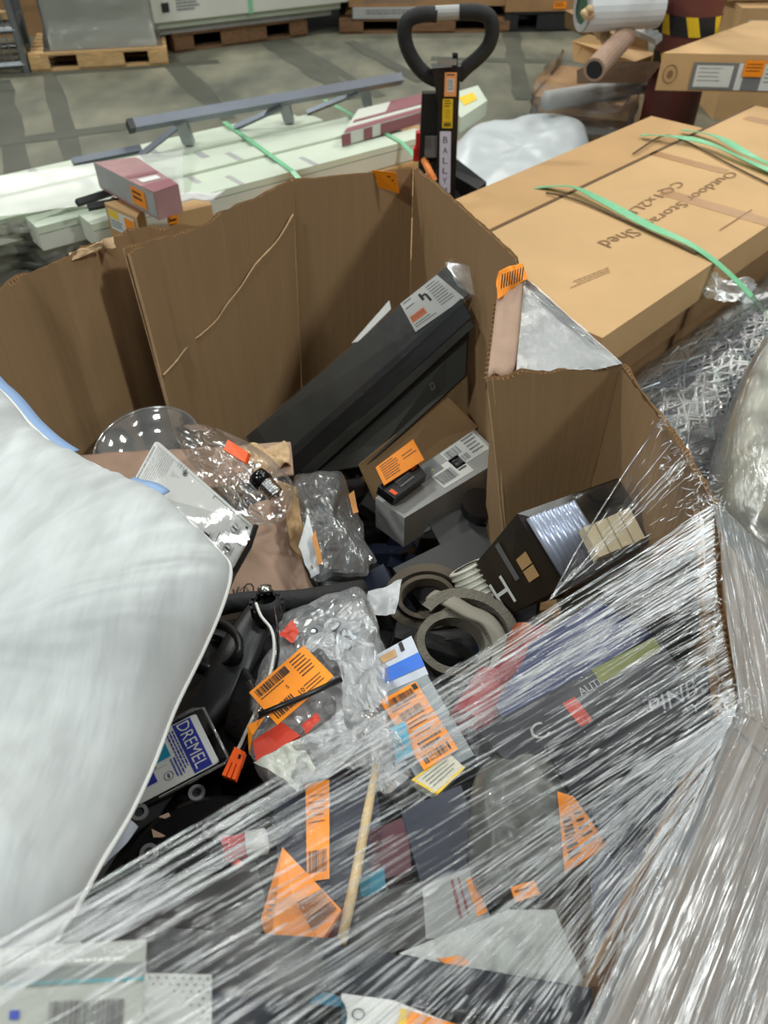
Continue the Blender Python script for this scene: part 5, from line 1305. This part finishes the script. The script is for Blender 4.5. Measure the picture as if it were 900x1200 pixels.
a_ = PZ(264, 996, .80); b_ = PZ(314, 985, .80); d = b_ - a_; L_ = d.length
mb = MB(); mb.lathe([(.001, 0), (.013, 0), (.013, L_*.55), (.001, L_*.55)], a_, d, 24); obj('cap', mb, RED, t, smooth=False)
mb = MB(); mb.lathe([(.014, L_*.5), (.014, L_*.95), (.010, L_), (.001, L_)], a_, d, 24); obj('bottle', mb, WHITE, t, smooth=True)
mb = MB(); mb.slab(V3((259, 980, .815), (268, 979, .815), (268, 988, .815), (260, 990, .815)), .01); obj('red_tab', mb, RED, t)
mb = dome(V3((272, 1010, .8), (280, 1007, .8), (285, 1014, .8), (280, 1021, .8), (272, 1018, .8)), .006, .006, rings=6, seg=20); single('red_bead', 'small coral bead under the vial', 'bead', mb, M('coral_bead', (232, 110, 90), .4), smooth=True)
t = flatbox('dark_box', 'dark blue-black box carrying the upright orange strip label', 'box', V3((318, 925, .775), (440, 905, .775), (455, 1050, .80), (330, 1060, .80)), .04, NAVY)
label(t, V3((358, 919, .782), (386, 914, .782), (386, 1030, .802), (360, 1034, .802)), ORANGE, [INK], lambda P: (P.lines(.1, .15, .9, .5, 5, 0, .15), P.bars(.05, .72, .95, .93, 0, 14)), name='orange_label', lab='upright orange strip label', th=.001)
# pyramid-shaped orange bag
t = thing('orange_pouch', 'peaked orange barcode-labelled pouch under the film', 'pouch', tuple(PZ(350, 1080, .80)))
ap = PZ(331, 993, .875); l_ = PZ(303, 1086, .83); m_ = PZ(318, 1100, .855); r_ = PZ(376, 1104, .85); rr_ = PZ(400, 1066, .85)
mb = MB(); bk = PZ(352, 1030, .80)
ic = PZ(342, 1045, .872)
mb.add([ap, l_, m_, r_, rr_, ic, l_ - Vector((0, 0, .04)), m_ - Vector((0, 0, .05)), r_ - Vector((0, 0, .05)), rr_ - Vector((0, 0, .05))],
       [(0, 1, 2, 5), (0, 5, 4), (5, 2, 3, 4), (1, 6, 7, 2), (2, 7, 8, 3), (3, 8, 9, 4), (0, 4, 9), (0, 6, 1)], 0)
obj('pouch_body', mb, ORANGE, t, smooth=False)
prints(t, [PZ(345, 1058, .872), PZ(377, 1040, .868), PZ(398, 1066, .853), PZ(366, 1096, .853)], [INK], lambda P: P.vbars(.05, .05, .95, .98, 0, 26) if False else P.vbars(.05, .02, .95, .95, 0, 24), eps=.002)
prints(t, [PZ(322, 1040, .862), PZ(330, 1040, .868), PZ(322, 1080, .856), PZ(312, 1078, .848)], [PINK], lambda P: P.lines(0, 0, 1, 1, 6, 0, .3), eps=.003)
mb = MB(); mb.tube(V3((441, 896, .80), (432, 945, .815), (418, 1020, .83), (400, 1106, .85)), [.004, .0055, .0055, .005], 8); single('wooden_stick', 'slender pale wooden stick leaning under the film', 'stick', mb, M('stick_wood', (206, 180, 134), .7, var=.15, vscale=40), smooth=True)
# teal/maroon bits
flatbox('maroon_pack', 'dark maroon pack right of the wooden stick', 'pack', V3((432, 975, .80), (478, 955, .80), (482, 1020, .81), (436, 1035, .81)), .02, M('deep_maroon', (74, 26, 40), .4))
flatbox('teal_pack', 'small teal pack just right of the wooden stick', 'pack', V3((420, 1030, .82), (450, 1015, .82), (452, 1040, .82), (425, 1058, .82)), .02, M('teal_card', (30, 110, 130), .35))
flatbox('maroon_card', 'maroon card edge below the orange pouch', 'card', V3((378, 1100, .84), (402, 1066, .84), (412, 1080, .83), (392, 1108, .83)), .01, DRED)
t = flatbox('navy_box', 'navy box left of the grey translucent bag', 'box', V3((470, 950, .80), (540, 920, .80), (580, 1020, .82), (500, 1060, .82)), .05, NAVY)
prints(t, V3((476, 960, .80), (538, 930, .80), (575, 1010, .82), (505, 1045, .82)), [GREYC, ORANGE], lambda P: (P.lines(.05, .1, .3, .5, 4, 0, .3),), eps=.001)
flatbox('black_box', 'black box under the lower part of the stick', 'box', V3((395, 1060, .82), (500, 1030, .82), (520, 1100, .84), (400, 1130, .84)), .04, BLACK)
# grey translucent bag
t = thing('grey_bag', 'grey translucent bag with folded orange label beneath the film', 'bag', tuple(PZ(620, 980, .76)))
bo = V3((560, 905, .80), (610, 870, .80), (650, 880, .80), (672, 930, .81), (690, 1000, .82), (670, 1040, .83), (610, 1060, .83), (560, 1050, .83), (548, 980, .82))
mb = dome(bo, .03, .05, nz=.015, ns=10, seed=17, rings=18, seg=90, power=5, crease=.015); obj('bag_body', mb, M('grey_poly', (96, 98, 95), .35, var=.2, vscale=10), t, smooth=True)
lq = V3((653, 928, .865), (672, 934, .862), (712, 990, .85), (662, 1024, .865))
label(t, [lq[0], lq[1], lq[2], lq[3]], ORANGE, [INK], lambda P: (P.vbars(.1, .35, .4, .92, 0, 14), P.lines(.55, .3, .9, .9, 5, 0, .3)), name='orange_label', lab='folded orange label', th=.001)
label(t, V3((598, 1040, .872), (626, 1032, .872), (633, 1048, .872), (604, 1058, .872)), ORANGE, [INK], lambda P: None or P.lines(.1, .3, .9, .6, 1), name='orange_label', lab='blurred orange label under the plastic', th=.001)
t = flatbox('clear_pack', 'pale striped clear pack left of the foam sheet', 'pack', V3((495, 1040, .83), (552, 1015, .83), (575, 1075, .84), (500, 1110, .84)), .02, M('pale_pack', (150, 152, 150), .35, var=.15))
prints(t, V3((495, 1040, .83), (552, 1015, .83), (575, 1075, .84), (500, 1110, .84)), [ORANGE, DRED], lambda P: (P.rect(.82, .2, .98, .9), P.rect(.55, .1, .6, .8, 1), P.rect(.68, .1, .72, .8, 1)), eps=.001)
# dark lettered boxes on the right
BX = M('printed_black_box', (34, 34, 42), .3, var=.2, vscale=10)
def dbox(lab, q, th, m=BX): return flatbox('lettered_box', lab, 'box', q, th, m)
q1 = V3((640, 872, .86), (846, 770, .90), (852, 842, .90), (672, 935, .86))
t = dbox('black box with silver lettering, nearest the right rim under the film', q1, .07)
prints(t, q1, [M('silver_ink', (150, 152, 160), .4)], lambda P: (P.text('PINB', .56, .12, .84, .42), P.text('HIGHWAY', .42, .52, .84, .68)), eps=.001)
q2 = V3((560, 855, .83), (770, 745, .87), (800, 790, .87), (600, 900, .83))
t = dbox('dark grey box with small lettering and red tab behind the silver-lettered one', q2, .06, M('charcoal_box', (52, 52, 58), .35, var=.15))
prints(t, q2, [GREYL, M('red_tab', (196, 72, 56), .4), M('olive_green', (128, 134, 70), .4)], lambda P: (P.text('AUTIC', .50, .22, .66, .40), P.rect(.40, .35, .47, .95, 1), P.rect(.62, .0, .98, .35, 2), P.text('C', .18, .45, .26, .8)), eps=.001)
q3 = V3((690, 945, .86), (850, 862, .90), (835, 925, .90), (715, 1000, .86))
t = dbox('navy box with faint lettering along the right rim under the film', q3, .05, NAVY)
prints(t, q3, [GREYC], lambda P: P.text('OLLIT', .3, .35, .6, .7), eps=.001)
q4 = V3((565, 790, .78), (720, 690, .82), (780, 735, .84), (590, 845, .80))
flatbox('navy_box', 'deep blue box under the densest film streaks', 'box', q4, .06, M('deep_blue_card', (30, 42, 92), .35, var=.2))
q5 = V3((700, 690, .84), (826, 640, .88), (834, 745, .88), (770, 740, .85))
flatbox('black_box', 'black box tight under the film by the right corner', 'box', q5, .06, BLACK)
mb = MB(); a_ = PZ(616, 742, .72); b_ = PZ(575, 850, .74); mb.tube([a_, a_.lerp(b_, .6)], .022, 18); single('orange_tube', 'orange-brown tube behind the first film fold', 'tube', mb, M('burnt_orange', (140, 70, 38), .4), smooth=False)
mb = MB(); mb.tube(V3((580, 800, .77), (548, 852, .78)), .028, 18); single('red_tube', 'pinkish red tube end under the film, above the yellow-edged pack', 'tube', mb, M('rose_red', (150, 60, 66), .4), smooth=False)
mb = MB(); mb.tube(V3((640, 745, .77), (575, 808, .78)), .02, 18); single('maroon_tube', 'dark maroon tube between the orange and the red tube', 'tube', mb, DRED, smooth=False)
flatbox('dark_box', 'dark box in shadow right of the tilted orange label', 'box', V3((545, 855, .78), (590, 832, .78), (640, 905, .80), (575, 935, .80)), .05, M('slate_card', (58, 60, 66), .4))
flatbox('blue_tray', 'blue-grey box at the lower right under the brightest film', 'box', V3((690, 1010, .84), (845, 900, .88), (800, 990, .89), (700, 1130, .87)), .05, M('slate_blue_card', (74, 78, 100), .35, var=.2))
# white foam sheet, black slab, bottom packs
mb = sheet(V3((468, 1117, .88), (600, 1066, .88), (652, 1064, .88), (690, 1158, .88)), 40, 30, .006, 14, seed=81)
t = thing('foam_sheet', 'white foam sheet in clear plastic near the bottom of the picture', 'sheet', tuple(PZ(590, 1110, .86)))
n_ = Vector((0, 0, 1)); mb = plate(V3((468, 1117, .88), (596, 1066, .88), (650, 1066, .88), (688, 1158, .88), (560, 1138, .88)), .012, n_); obj('foam', mb, M('foam_white', (198, 202, 198), .45, var=.04), t)
mb = sheet(V3((470, 1115, .892), (598, 1062, .892), (655, 1060, .892), (690, 1156, .892)), 40, 34, .010, 22, seed=82); obj('clear_cover', mb, CLEAR, t, smooth=True)
flatbox('black_slab', 'long blue-black slab crossing the bottom of the picture', 'box', V3((240, 1085, .87), (470, 1112, .895), (695, 1160, .895), (690, 1225, .895))[:0] or V3((380, 1105, .895), (695, 1158, .895), (690, 1215, .895), (380, 1160, .895)), .03, M('blue_black', (30, 34, 44), .35, var=.15))
prints_t = flatbox('orange_slip', 'orange slip peeking out from under the foam sheet', 'slip', V3((512, 1123, .892), (540, 1120, .892), (552, 1128, .892), (530, 1136, .892)), .002, ORANGE)
mb = MB(); mb.lathe([(.001, 0), (.018, 0), (.020, -.01), (.001, -.012)], PZ(382, 1192, .90), (0, 0, 1), 28); single('teal_puck', 'round teal cap at the bottom edge', 'cap', mb, M('teal_cap', (30, 110, 136), .35))
t = flatbox('bottom_pack', 'white pack with orange and yellow label at the bottom edge', 'pack', V3((400, 1164, .90), (460, 1172, .90), (570, 1215, .90), (400, 1240, .90)), .01, WHITE)
label(t, V3((470, 1182, .9015), (560, 1208, .9015), (560, 1235, .9015), (460, 1225, .9015)), ORANGE, [INK, YELL], lambda P: P.rect(0, 0, .1, 1, 1), th=.001)
prints(t, V3((410, 1180, .901), (430, 1180, .901), (430, 1198, .901), (410, 1198, .901)), [GINK], lambda P: ringprint(P, .5, .5, .4, .4, .25), eps=.001)
flatbox('black_slab', 'flat black slab below the orange pouch', 'box', V3((165, 1085, .90), (400, 1100, .88), (400, 1185, .89), (165, 1160, .90)), .02, M('rubber_black', (36, 36, 36), .4, var=.2))
flatbox('black_slab', 'black slab left of the orange pouch, near the pillow tip', 'box', V3((70, 1080, .84), (300, 1010, .80), (320, 1090, .84), (120, 1130, .88)), .02, M('rubber_black', (36, 36, 36), .4, var=.2))
flatbox('dark_box', 'dark plain box lowest in the picture, under the black slab', 'box', V3((240, 1160, .90), (400, 1180, .90), (400, 1280, .90), (240, 1280, .90)), .03, M('blue_black', (30, 34, 44), .35, var=.15))
# perforated cloth + COMFY TOUCH pack (nearest)
pq_ = V3((160, 1140, 1.0), (248, 1142, .99), (248, 1260, 1.0), (150, 1260, 1.0))
t = thing('perforated_pad', 'white perforated pad beside the bottom left package', 'pad', tuple(sum(pq_, Vector())/4))
mb = MB(); mb.slab(pq_, .012); obj('pad', mb, M('pad_white', (192, 194, 190), .5, bump=.4, bscale=60), t, bevel=.003)
def holes(P):
    for i in range(9):
        for j in range(9):
            u = .07 + i*.11 + (.05 if j % 2 else 0); v = .05 + j*.07
            P.mb.add([P.p(u + .018*math.cos(k*PI/3), v + .013*math.sin(k*PI/3)) for k in range(6)], [(0, 1, 2, 3, 4, 5)], 0)
prints(t, pq_, [GREYC], holes, name='perforations', eps=.001)
cq = V3((-20, 1112, 1.09), (172, 1101, 1.07), (160, 1290, 1.08), (-30, 1290, 1.10))
t = thing('printed_pack', 'pale package with teal line and big barcode, bottom left corner', 'package', tuple(sum(cq, Vector())/4))
mb = MB(); mb.slab(cq, .012); obj('pack_body', mb, M('warm_grey_poly', (168, 170, 162), .4, var=.04), t, bevel=.004)
def comfy(P):
    P.rect(0, .16, 1, .28, 1); P.rect(0, .262, 1, .285, 2); P.text('COMFY TOUCH', .16, .045, .60, .10, 0); P.text('YOGA', .72, .035, .90, .085, 0); P.lines(.35, .115, .9, .145, 1, 0, .8)
    P.bars(.42, .40, .90, .95, 3, 30, random.Random(3)); P.rect(.18, .45, .24, .51, 4)
prints(t, cq, [WHITE, M('mid_grey_print', (120, 124, 120), .4), M('teal_line', (60, 150, 160), .4), GREYC, BINK], comfy)

# =================================================================== THE PILLOW
bo = [PZ(-60, 425, 1.02), PZ(0, 458, 1.0), PZ(38, 500, .985), PZ(72, 528, .98), PZ(110, 545, .975), PZ(148, 566, .97), PZ(180, 576, .965), PZ(222, 612, .955), PZ(258, 648, .945), PZ(270, 668, .94), PZ(262, 705, .94), PZ(238, 762, .93), PZ(205, 830, .92), PZ(180, 895, .92),
      PZ(152, 955, .93), PZ(118, 1012, .95), PZ(90, 1062, .97), PZ(58, 1112, .97), PZ(20, 1180, .97), PZ(-160, 1190, 1.05), PZ(-420, 1000, 1.05), PZ(-420, 700, 1.05), PZ(-260, 480, 1.04)]
PIL = M('pillow_cloth', (206, 210, 210), .6, var=.13, vscale=7, bump=.35, bscale=9, stretch=(4, .8, 1))
t = thing('pillow', 'big soft white pillow with light piping covering the left of the bin', 'pillow', tuple(sum(bo, Vector())/len(bo) - Vector((0, 0, .1))))
pm = dome(bo, .075, .06, nz=.010, ns=6, seed=20, rings=40, seg=200, power=4.0, crease=.004, up=(.1, -.15, 1), ctr=PZ(-90, 830, 1.03))
# wrinkles pulling towards the seam
cc = PZ(-90, 830, 1.03)
for i, p in enumerate(pm.v):
    d = p - cc; ang = math.atan2(d.y, d.x); r_ = d.length
    w = noise.fractal(Vector((ang*9, r_*3.0, 5)), 1, 2, 4); k = min(1, r_/.35)**2
    p += Vector((0, 0, 1))*w*.010*k
obj('pillow_case', pm, PIL, t, smooth=True)
L_ = smooth_loop(bo, 200)
mb = MB(); mb.tube(L_, .0028, 8, closed=True); obj('piping', mb, M('piping_white', (236, 236, 232), .5), t, smooth=True)
BLU = M('blue_gusset', (150, 180, 222), .7, var=.05)
for (i0, i1) in ((0, 3), (5, 6.0)):
    S = [L_[int(k)] for k in range(int(i0*200/len(bo)), int(i1*200/len(bo))+3)]
    rows = [[p + Vector((.006, .022, .002))*s + Vector((0, 0, -.012*s)) for s in (0, .5, 1)] for p in S]
    mb = MB(); mb.grid(rows); obj('blue_gusset', mb, BLU, t, smooth=True, solid=.002)
mb = sheet(V3((152, 958, .93), (128, 1000, .935), (122, 1014, .92), (160, 968, .905)), 8, 14, .004, 20, seed=91); obj('care_tag', mb, M('tag_white', (196, 204, 216), .4), t, smooth=True)

# =================================================================== THE STRETCH FILM
def resample(pts, ts):
    """pts: [(s, point)]"""
    out = []
    for s in ts:
        j = 0
        while j < len(pts)-2 and pts[j+1][0] < s: j += 1
        f = (s - pts[j][0])/(pts[j+1][0]-pts[j][0]); out.append(pts[j][1].lerp(pts[j+1][1], max(0, min(1, f))))
    return out
FILM = film_mat('stretch_film', clear=.993, rough=.13, milk=.008, bump=.5, bscale=1.0, stretch=(2.2, 150, 1), gain=.55, detail=2)
FILMO = film_mat('stretch_film_layers', clear=.95, rough=.22, milk=.34, bump=.5, bscale=1.0, stretch=(2.0, 120, 1), gain=1.0, detail=3)
DASH = film_mat('film_glint_white', clear=.45, rough=.25, milk=.95, bump=.3, bscale=1.0, stretch=(60, 3, 1), gain=1.2)  # milky white, so the short ribbons carry the film's highlights as colour
PLEAT = film_mat('film_pleat', clear=.80, rough=.14, milk=.20, bump=.3, bscale=1.0, stretch=(60, 3, 1), gain=1.4, detail=6)
def film_strip(name, A, B, ns, nt, amp, parent, m, sag=.0, up=(0, -.25, 1), seed=0, lab=None, freq=90, npl=0, wpl=(.0006, .0016), pmat=None, clump=.5, dash=0, bias=1.0):
    pmat = pmat or PLEAT
    up = Vector(up).normalized(); rows = []; ss = [i/ns for i in range(ns+1)]
    AA = resample(A, ss); BB = resample(B, ss)
    def pt(s, t_, a, b_):
        p = a.lerp(b_, t_); d = b_ - a
        h = amp*noise.fractal(Vector((s*freq, t_*2.2, seed)), 1, 2.2, 3)*min(1, .35 + 3*t_*(1-t_))
        return p + up*(h - sag*math.sin(PI*t_))
    for s, a, b_ in zip(ss, AA, BB): rows.append([pt(s, k/nt, a, b_) for k in range(nt+1)])
    mb = MB(); mb.grid(rows)
    o = obj(name, mb, m, parent, smooth=True)
    if lab: o['label'] = lab
    r = random.Random(seed+5); cs = [r.random() for _ in range(int(npl*.10)+3)]
    def ribbons(count, lmin, lsig, wr, mat, nm, res):
        mb = MB()
        for i in range(count):
            s = min(1, max(0, r.choice(cs) + r.gauss(0, .010))) if r.random() < clump else r.random()
            a = resample(A, [s])[0]; b_ = resample(B, [min(1, max(0, s + r.gauss(0, .015)))])[0]
            tc_ = r.random()**bias; l = lmin + abs(r.gauss(0, lsig)); t0 = max(0, tc_ - l/2); t1 = min(1, tc_ + l/2)
            n = max(4, int((t1-t0)*res)); w = r.uniform(*wr)*(1 if r.random() > .1 else 1.8)
            side = (b_-a).cross(up).normalized(); ph = r.random()*9
            L1 = []
            for k in range(n+1):
                t_ = t0 + (t1-t0)*k/n; q = pt(s, t_, a, b_) + up*.0012 + side*.0022*noise.noise(Vector((t_*9, ph, i*.37)))
                ww = w*(math.sin(PI*(k+.15)/(n+.3)))**.6*(.6 + .8*abs(noise.noise(Vector((t_*40, ph, i)))))
                L1.append([q - side*ww, q + up*ww*.9, q + side*ww])
            mb.grid(L1)
        po = obj(nm, mb, mat, o, smooth=True); po['kind'] = 'stuff'
    if npl: ribbons(npl, .10, .30, wpl, pmat, 'film_pleats', 30)
    if dash: ribbons(dash, .02, .06, (wpl[0]*.8, wpl[1]*.62), DASH, 'painted_glints', 70)
    return o
film = thing('stretch_film', 'clear stretch film pulled in shiny pleats over the right side of the bin', 'film', tuple(PZ(640, 900, .93)))
A = [(0, PZ(836, 590, .962)), (.30, PZ(840, 700, .952)), (.48, PZ(864, 826, .945)), (.80, PZ(856, 850, .944)), (1, PZ(800, 970, .935))]
B = [(0, PZ(-40, 1128, 1.16)), (.30, PZ(-40, 1200, 1.16)), (.48, PZ(150, 1290, 1.12)), (.80, PZ(430, 1340, 1.0)), (1, PZ(625, 1330, .97))]
film_strip('film_web', A, B, 640, 90, .0022, film, FILM, sag=.012, seed=3, npl=400, freq=120, wpl=(.0003, .0008), dash=2900, bias=2.0)
# lower right corner of the web
A2 = [(0, PZ(800, 970, .935)), (1, PZ(690, 1200, .93))]
B2 = [(0, PZ(625, 1330, .97)), (1, PZ(650, 1330, .95))]
film_strip('film_web', A2, B2, 120, 40, .002, film, FILM, seed=4, npl=70, freq=30, wpl=(.0003, .001), dash=160)
# small web up to the torn rim
A3 = [(0, PZ(773, 494, .955)), (1, PZ(836, 590, .962))]
B3 = [(0, PZ(652, 692, .975)), (1, PZ(640, 706, .975))]
film_strip('film_web', A3, B3, 90, 40, .0015, film, FILM, seed=6, npl=30, freq=22, wpl=(.0003, .0009), dash=70)
mb = MB(); mb.tube([PZ(p, q, .962) for p, q in ((775, 492), (738, 545), (700, 604), (672, 652), (650, 694))], .0012, 6); obj('film_edge', mb, PLEAT, film, smooth=True)
# bunched film over the corners: short crinkled folds running every way
rb = random.Random(77); mb = MB()
for (a, b_, sx, sy, n) in ((800, 545, 26, 34, 60), (826, 590, 22, 34, 110), (850, 825, 26, 20, 80), (838, 700, 8, 60, 40), (775, 500, 10, 14, 16)):
    for i in range(n):
        c = PZ(a + rb.gauss(0, sx*.55), b_ + rb.gauss(0, sy*.55), .966); an = rb.choice((rb.uniform(0, PI), .6 + rb.gauss(0, .3))); l = rb.uniform(.004, .022)
        d = Vector((math.cos(an), math.sin(an), rb.uniform(-.2, .2)))*l; s_ = d.cross(Vector((0, 0, 1))).normalized()*rb.uniform(.0004, .0013); L1 = []
        bend = s_.normalized()*l*rb.uniform(-.3, .3)
        for k in range(7):
            t_ = k/6; q = c + d*(t_-.5) + bend*math.sin(PI*t_) ; w_ = math.sin(PI*(t_*.9+.05)); L1.append([q - s_*w_, q + Vector((0, 0, 1))*s_.length*w_, q + s_*w_])
        mb.grid(L1)
o = obj('film_crinkles', mb, PLEAT, film, smooth=True); o['kind'] = 'stuff'
# outside skirt: sloping from the rim down and out
k0, k1, k2, k3, k4 = PZ(727, 426, .955), PZ(775, 490, .955), PZ(836, 589, .96), PZ(866, 828, .945), PZ(650, 1300, .93)
o0, o1, o2, o3, o4 = Vector((.60, 1.34, .30)), Vector((.72, 1.25, .30)), Vector((.945, 1.02, .42)), Vector((.93, .34, .46)), Vector((.52, -.24, .52))
film_strip('film_skirt', [(0, k0), (.4, k1), (1, k2)], [(0, o0), (.4, o1), (1, o2)], 120, 40, .004, film, FILMO, up=(.6, .3, .8), seed=8, npl=50, freq=20, wpl=(.0005, .0012), dash=60)
film_strip('film_skirt', [(0, k2), (1, o2)], [(0, k3), (1, o3)], 260, 50, .005, film, FILMO, up=(.6, 0, .8), seed=12, npl=200, freq=45, wpl=(.0005, .0013), dash=420)
film_strip('film_skirt', [(0, k3), (1, o3)], [(0, k4), (1, o4)], 260, 60, .005, film, FILMO, up=(.5, -.2, .8), seed=13, npl=320, freq=45, wpl=(.0005, .0014), dash=700)
# film hanging outside the crushed corner
gT = [(0, PZ(612, 322, .985)), (1, PZ(729, 427, .955))]
gB = [(0, Vector((.34, 1.50, .25))), (1, Vector((.50, 1.22, .25)))]
film_strip('film_skirt', [(0, gT[0][1]), (1, gT[1][1])], [(0, gB[0][1]), (1, gB[1][1])], 60, 40, .004, film, film_mat('milky_film', clear=.93, rough=.25, milk=.5, bump=.4, bscale=1.0, stretch=(3, 60, 1), gain=1.0), up=(.8, .5, .1), seed=9, npl=16, freq=12)
mb = sheet([PZ(614, 324, .975), PZ(730, 426, .956), PZ(700, 434, .945), PZ(604, 438, .935)], 40, 24, .006, 10, seed=97)
obj('film_patch', mb, film_mat('milky_patch', clear=.93, rough=.2, milk=.42, bump=.5, bscale=9, gain=1.0), film, smooth=True)
mb = MB(); rq = random.Random(4)
for k in range(14):
    u = rq.uniform(0, .14); a_ = PZ(614, 324, .978).lerp(PZ(604, 438, .938), u); b_ = PZ(730, 426, .960).lerp(PZ(700, 434, .948), u*.9); t0 = rq.uniform(0, .5); t1 = t0 + rq.uniform(.2, .5)
    pts_ = [a_.lerp(b_, t0 + (t1-t0)*i/10) + Vector((0, 0, .002*math.sin(i+k))) for i in range(11)]; mb.tube(pts_, [.0007*math.sin(PI*(i+.3)/10.6) + .0001 for i in range(11)], 5)
o = obj('film_pleats', mb, PLEAT, film, smooth=True); o['kind'] = 'stuff'
# brown flaps folded outwards below the skirt
t = binT
for a_, b_, c_, d_, lb in ((PZ(836, 592, .93), PZ(864, 828, .92), Vector((.86, .32, .46)), Vector((.88, .98, .40)), 'bin flap folded outwards on the right, under film'),
                       (PZ(862, 836, .92), PZ(692, 1200, .905), Vector((.50, -.18, .50)), Vector((.86, .28, .46)), 'bin flap folded outwards towards the viewer, under film')):
    mb = MB(); q = [a_, b_, c_, d_]; n_ = normal_to_cam(q); q = [p - n_*.02 for p in q]; mb.slab(q, .007); o = obj('outer_flap', mb, CARDO, binT); o['label'] = lb
# film between netting and sack
mb = sheet([PZ(775, 540, .50), PZ(852, 470, .42), PZ(905, 560, .38), PZ(850, 640, .42)], 40, 40, .03, 5, seed=95)
single('film_sheet', 'mauve-grey film bunched between the netting roll and the khaki sack', 'film', mb, M('mauve_film', (150, 144, 146), .3, var=.12, vscale=8), smooth=True)
